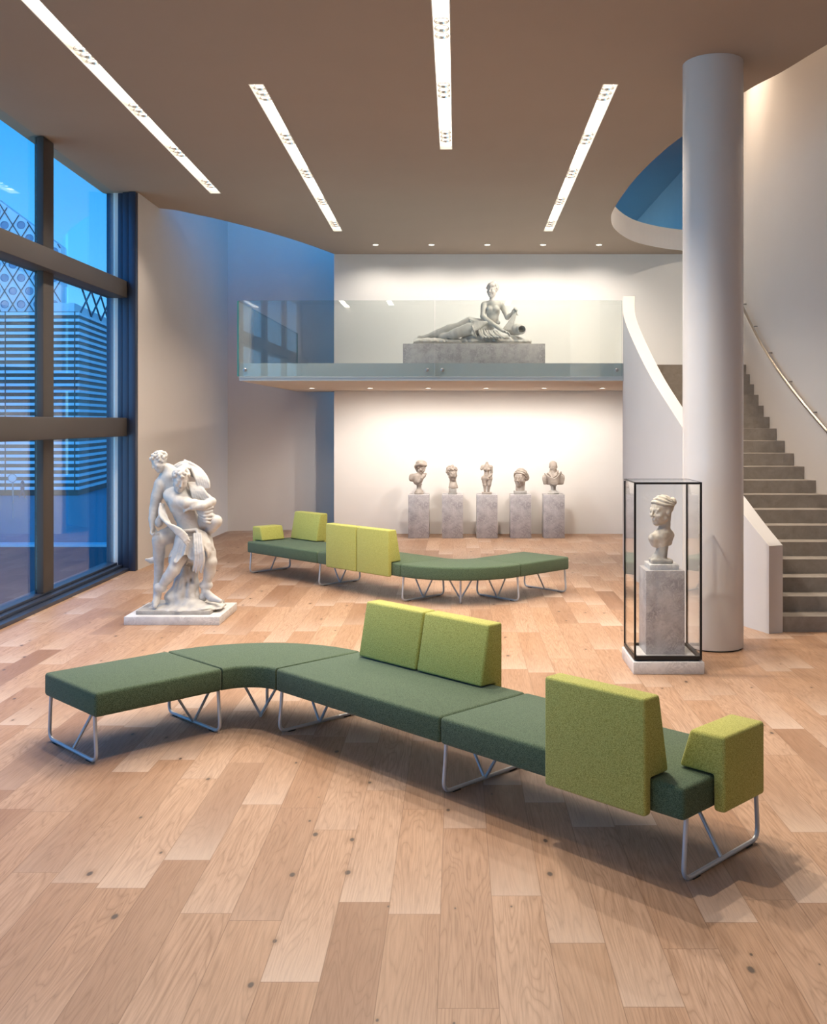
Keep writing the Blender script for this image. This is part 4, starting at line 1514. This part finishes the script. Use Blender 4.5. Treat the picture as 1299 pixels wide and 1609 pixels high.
# tall block with diamond lattice and round windows standing on the banded building's roof
t = thing('lattice_building', 'tall pale building outside with diamond lattice and round porthole windows', 'building', (-38.9, 100.0, GZ + 17.06))
def roofz(x):
    return 7.0 - x * .74
bm = bmesh.new()
prism(bm, [(-14, 0), (0, 0), (0, roofz(0)), (-14, roofz(-14))], 'y', 0, 1.6)
obj('core', bm, M['fac_light'], t)
M['port'] = plain('porthole_glass', (.20, .28, .40), .25)
ST, SL = 1.62, 1.6
bm = bmesh.new()
for i in range(-22, 14):
    for s_ in (1, -1):
        pts = []
        for k in range(141):
            z = 18.0 * k / 140
            a = -12 + i * ST + s_ * z / SL
            if -12 <= a <= 0 and z <= roofz(a):
                pts.append((a, -.05, z))
        if len(pts) > 1:
            tube(bm, [pts[0], pts[-1]], .055, 6)
obj('lattice', bm, M['lattice'], t)
for i in range(0, 9):
    for j in range(0, 12):
        a = -12 + (i + .5 * (j % 2)) * ST + ST * .5
        z = .5 * ST * SL * j
        if a < -11.5 or a > -.5 or z < .5 or z > roofz(a) - .6 or a < -9:
            continue
        b = bmesh.new()
        lathe(b, [(.40, -.04), (.40, .05), (.35, .05), (.32, -.02)], 0, 0, 20)
        bmesh.ops.transform(b, matrix=Matrix.Translation((a, -.03, z)) @ Matrix.Rotation(PI / 2, 4, 'X'), verts=b.verts)
        obj('porthole', b, M['port'], t)
# round sign on a post
t = thing('street_sign', 'round sign on a slim post on the street outside the window', 'sign', (-31.4, 72.0, GZ))
bm = bmesh.new(); tube(bm, [(0, 0, 0), (0, 0, 2.55)], .05, 10)
obj('post', bm, M['pole'], t)
bm = bmesh.new(); lathe(bm, [(.30, -.02), (.30, .02)], 0, 0, 32)
bmesh.ops.transform(bm, matrix=Matrix.Translation((0, -.07, 2.85)) @ Matrix.Rotation(PI / 2, 4, 'X'), verts=bm.verts)
sg = obj('sign_plate', bm, M['curb'], t)
bm = bmesh.new()
tube(bm, [(.29 * math.cos(2 * PI * k / 32), -.095, 2.85 + .29 * math.sin(2 * PI * k / 32)) for k in range(33)], .028, 8)
obj('rim', bm, M['pole'], t)
# passer-by
t = thing('person', 'person in a dark coat and trousers striding past outside the window', 'person', (-38.7, 90.7, GZ))
F = Field((-.5, -.35, -.02), (.5, .35, 1.8), .02)
F.chain([(0, 0, 1.40, .14), (0, 0, 1.15, .13), (0, 0, .95, .14)], .05)
F.cap((-.02, 0, 1.45), (0, 0, 1.55), .05, .05, .03)
F.ell((.0, -.0, 1.64), (.075, .095, .11), None, .02)
F.ell((.08, 0, 1.63), (.02, .02, .02), None, .01)
F.chain([(0, -.17, 1.40, .055), (.08, -.2, 1.15, .045), (.2, -.19, .98, .035), (.24, -.19, .93, .03)], .02)
F.chain([(0, .17, 1.40, .055), (-.1, .2, 1.13, .045), (-.16, .19, .92, .035), (-.17, .19, .86, .03)], .02)
F.chain([(0, -.08, .92, .09), (.16, -.08, .50, .062), (.26, -.08, .08, .04), (.36, -.08, .035, .03)], .02)
F.chain([(0, .08, .92, .09), (-.10, .08, .50, .062), (-.33, .08, .14, .04), (-.27, .08, .04, .03)], .02)
pb = F.mesh('body', M['skin'], t)
F = Field((-.5, -.35, -.02), (.5, .35, 1.8), .02)
F.chain([(0, 0, 1.40, .155), (0, 0, 1.15, .15), (0, 0, .85, .165)], .05)
F.chain([(0, -.17, 1.40, .07), (.08, -.2, 1.15, .06), (.19, -.19, 1.0, .05)], .02)
F.chain([(0, .17, 1.40, .07), (-.1, .2, 1.13, .06), (-.155, .19, .95, .05)], .02)
F.mesh('coat', M['cloth_dark'], pb)
F = Field((-.5, -.35, -.02), (.5, .35, 1.8), .02)
F.chain([(0, -.08, .92, .105), (.16, -.08, .50, .078), (.255, -.08, .10, .055)], .02)
F.chain([(0, .08, .92, .105), (-.10, .08, .50, .078), (-.32, .08, .16, .055)], .02)
F.mesh('trousers', M['cloth_dark'], pb)
F = Field((-.2, -.2, 1.5), (.2, .2, 1.8), .015)
F.ell((-.015, 0, 1.67), (.085, .10, .10), None, .02)
F.ell((.07, 0, 1.62), (.05, .09, .08), None, .01, 's')
F.mesh('hair', M['cloth_dark'], pb)
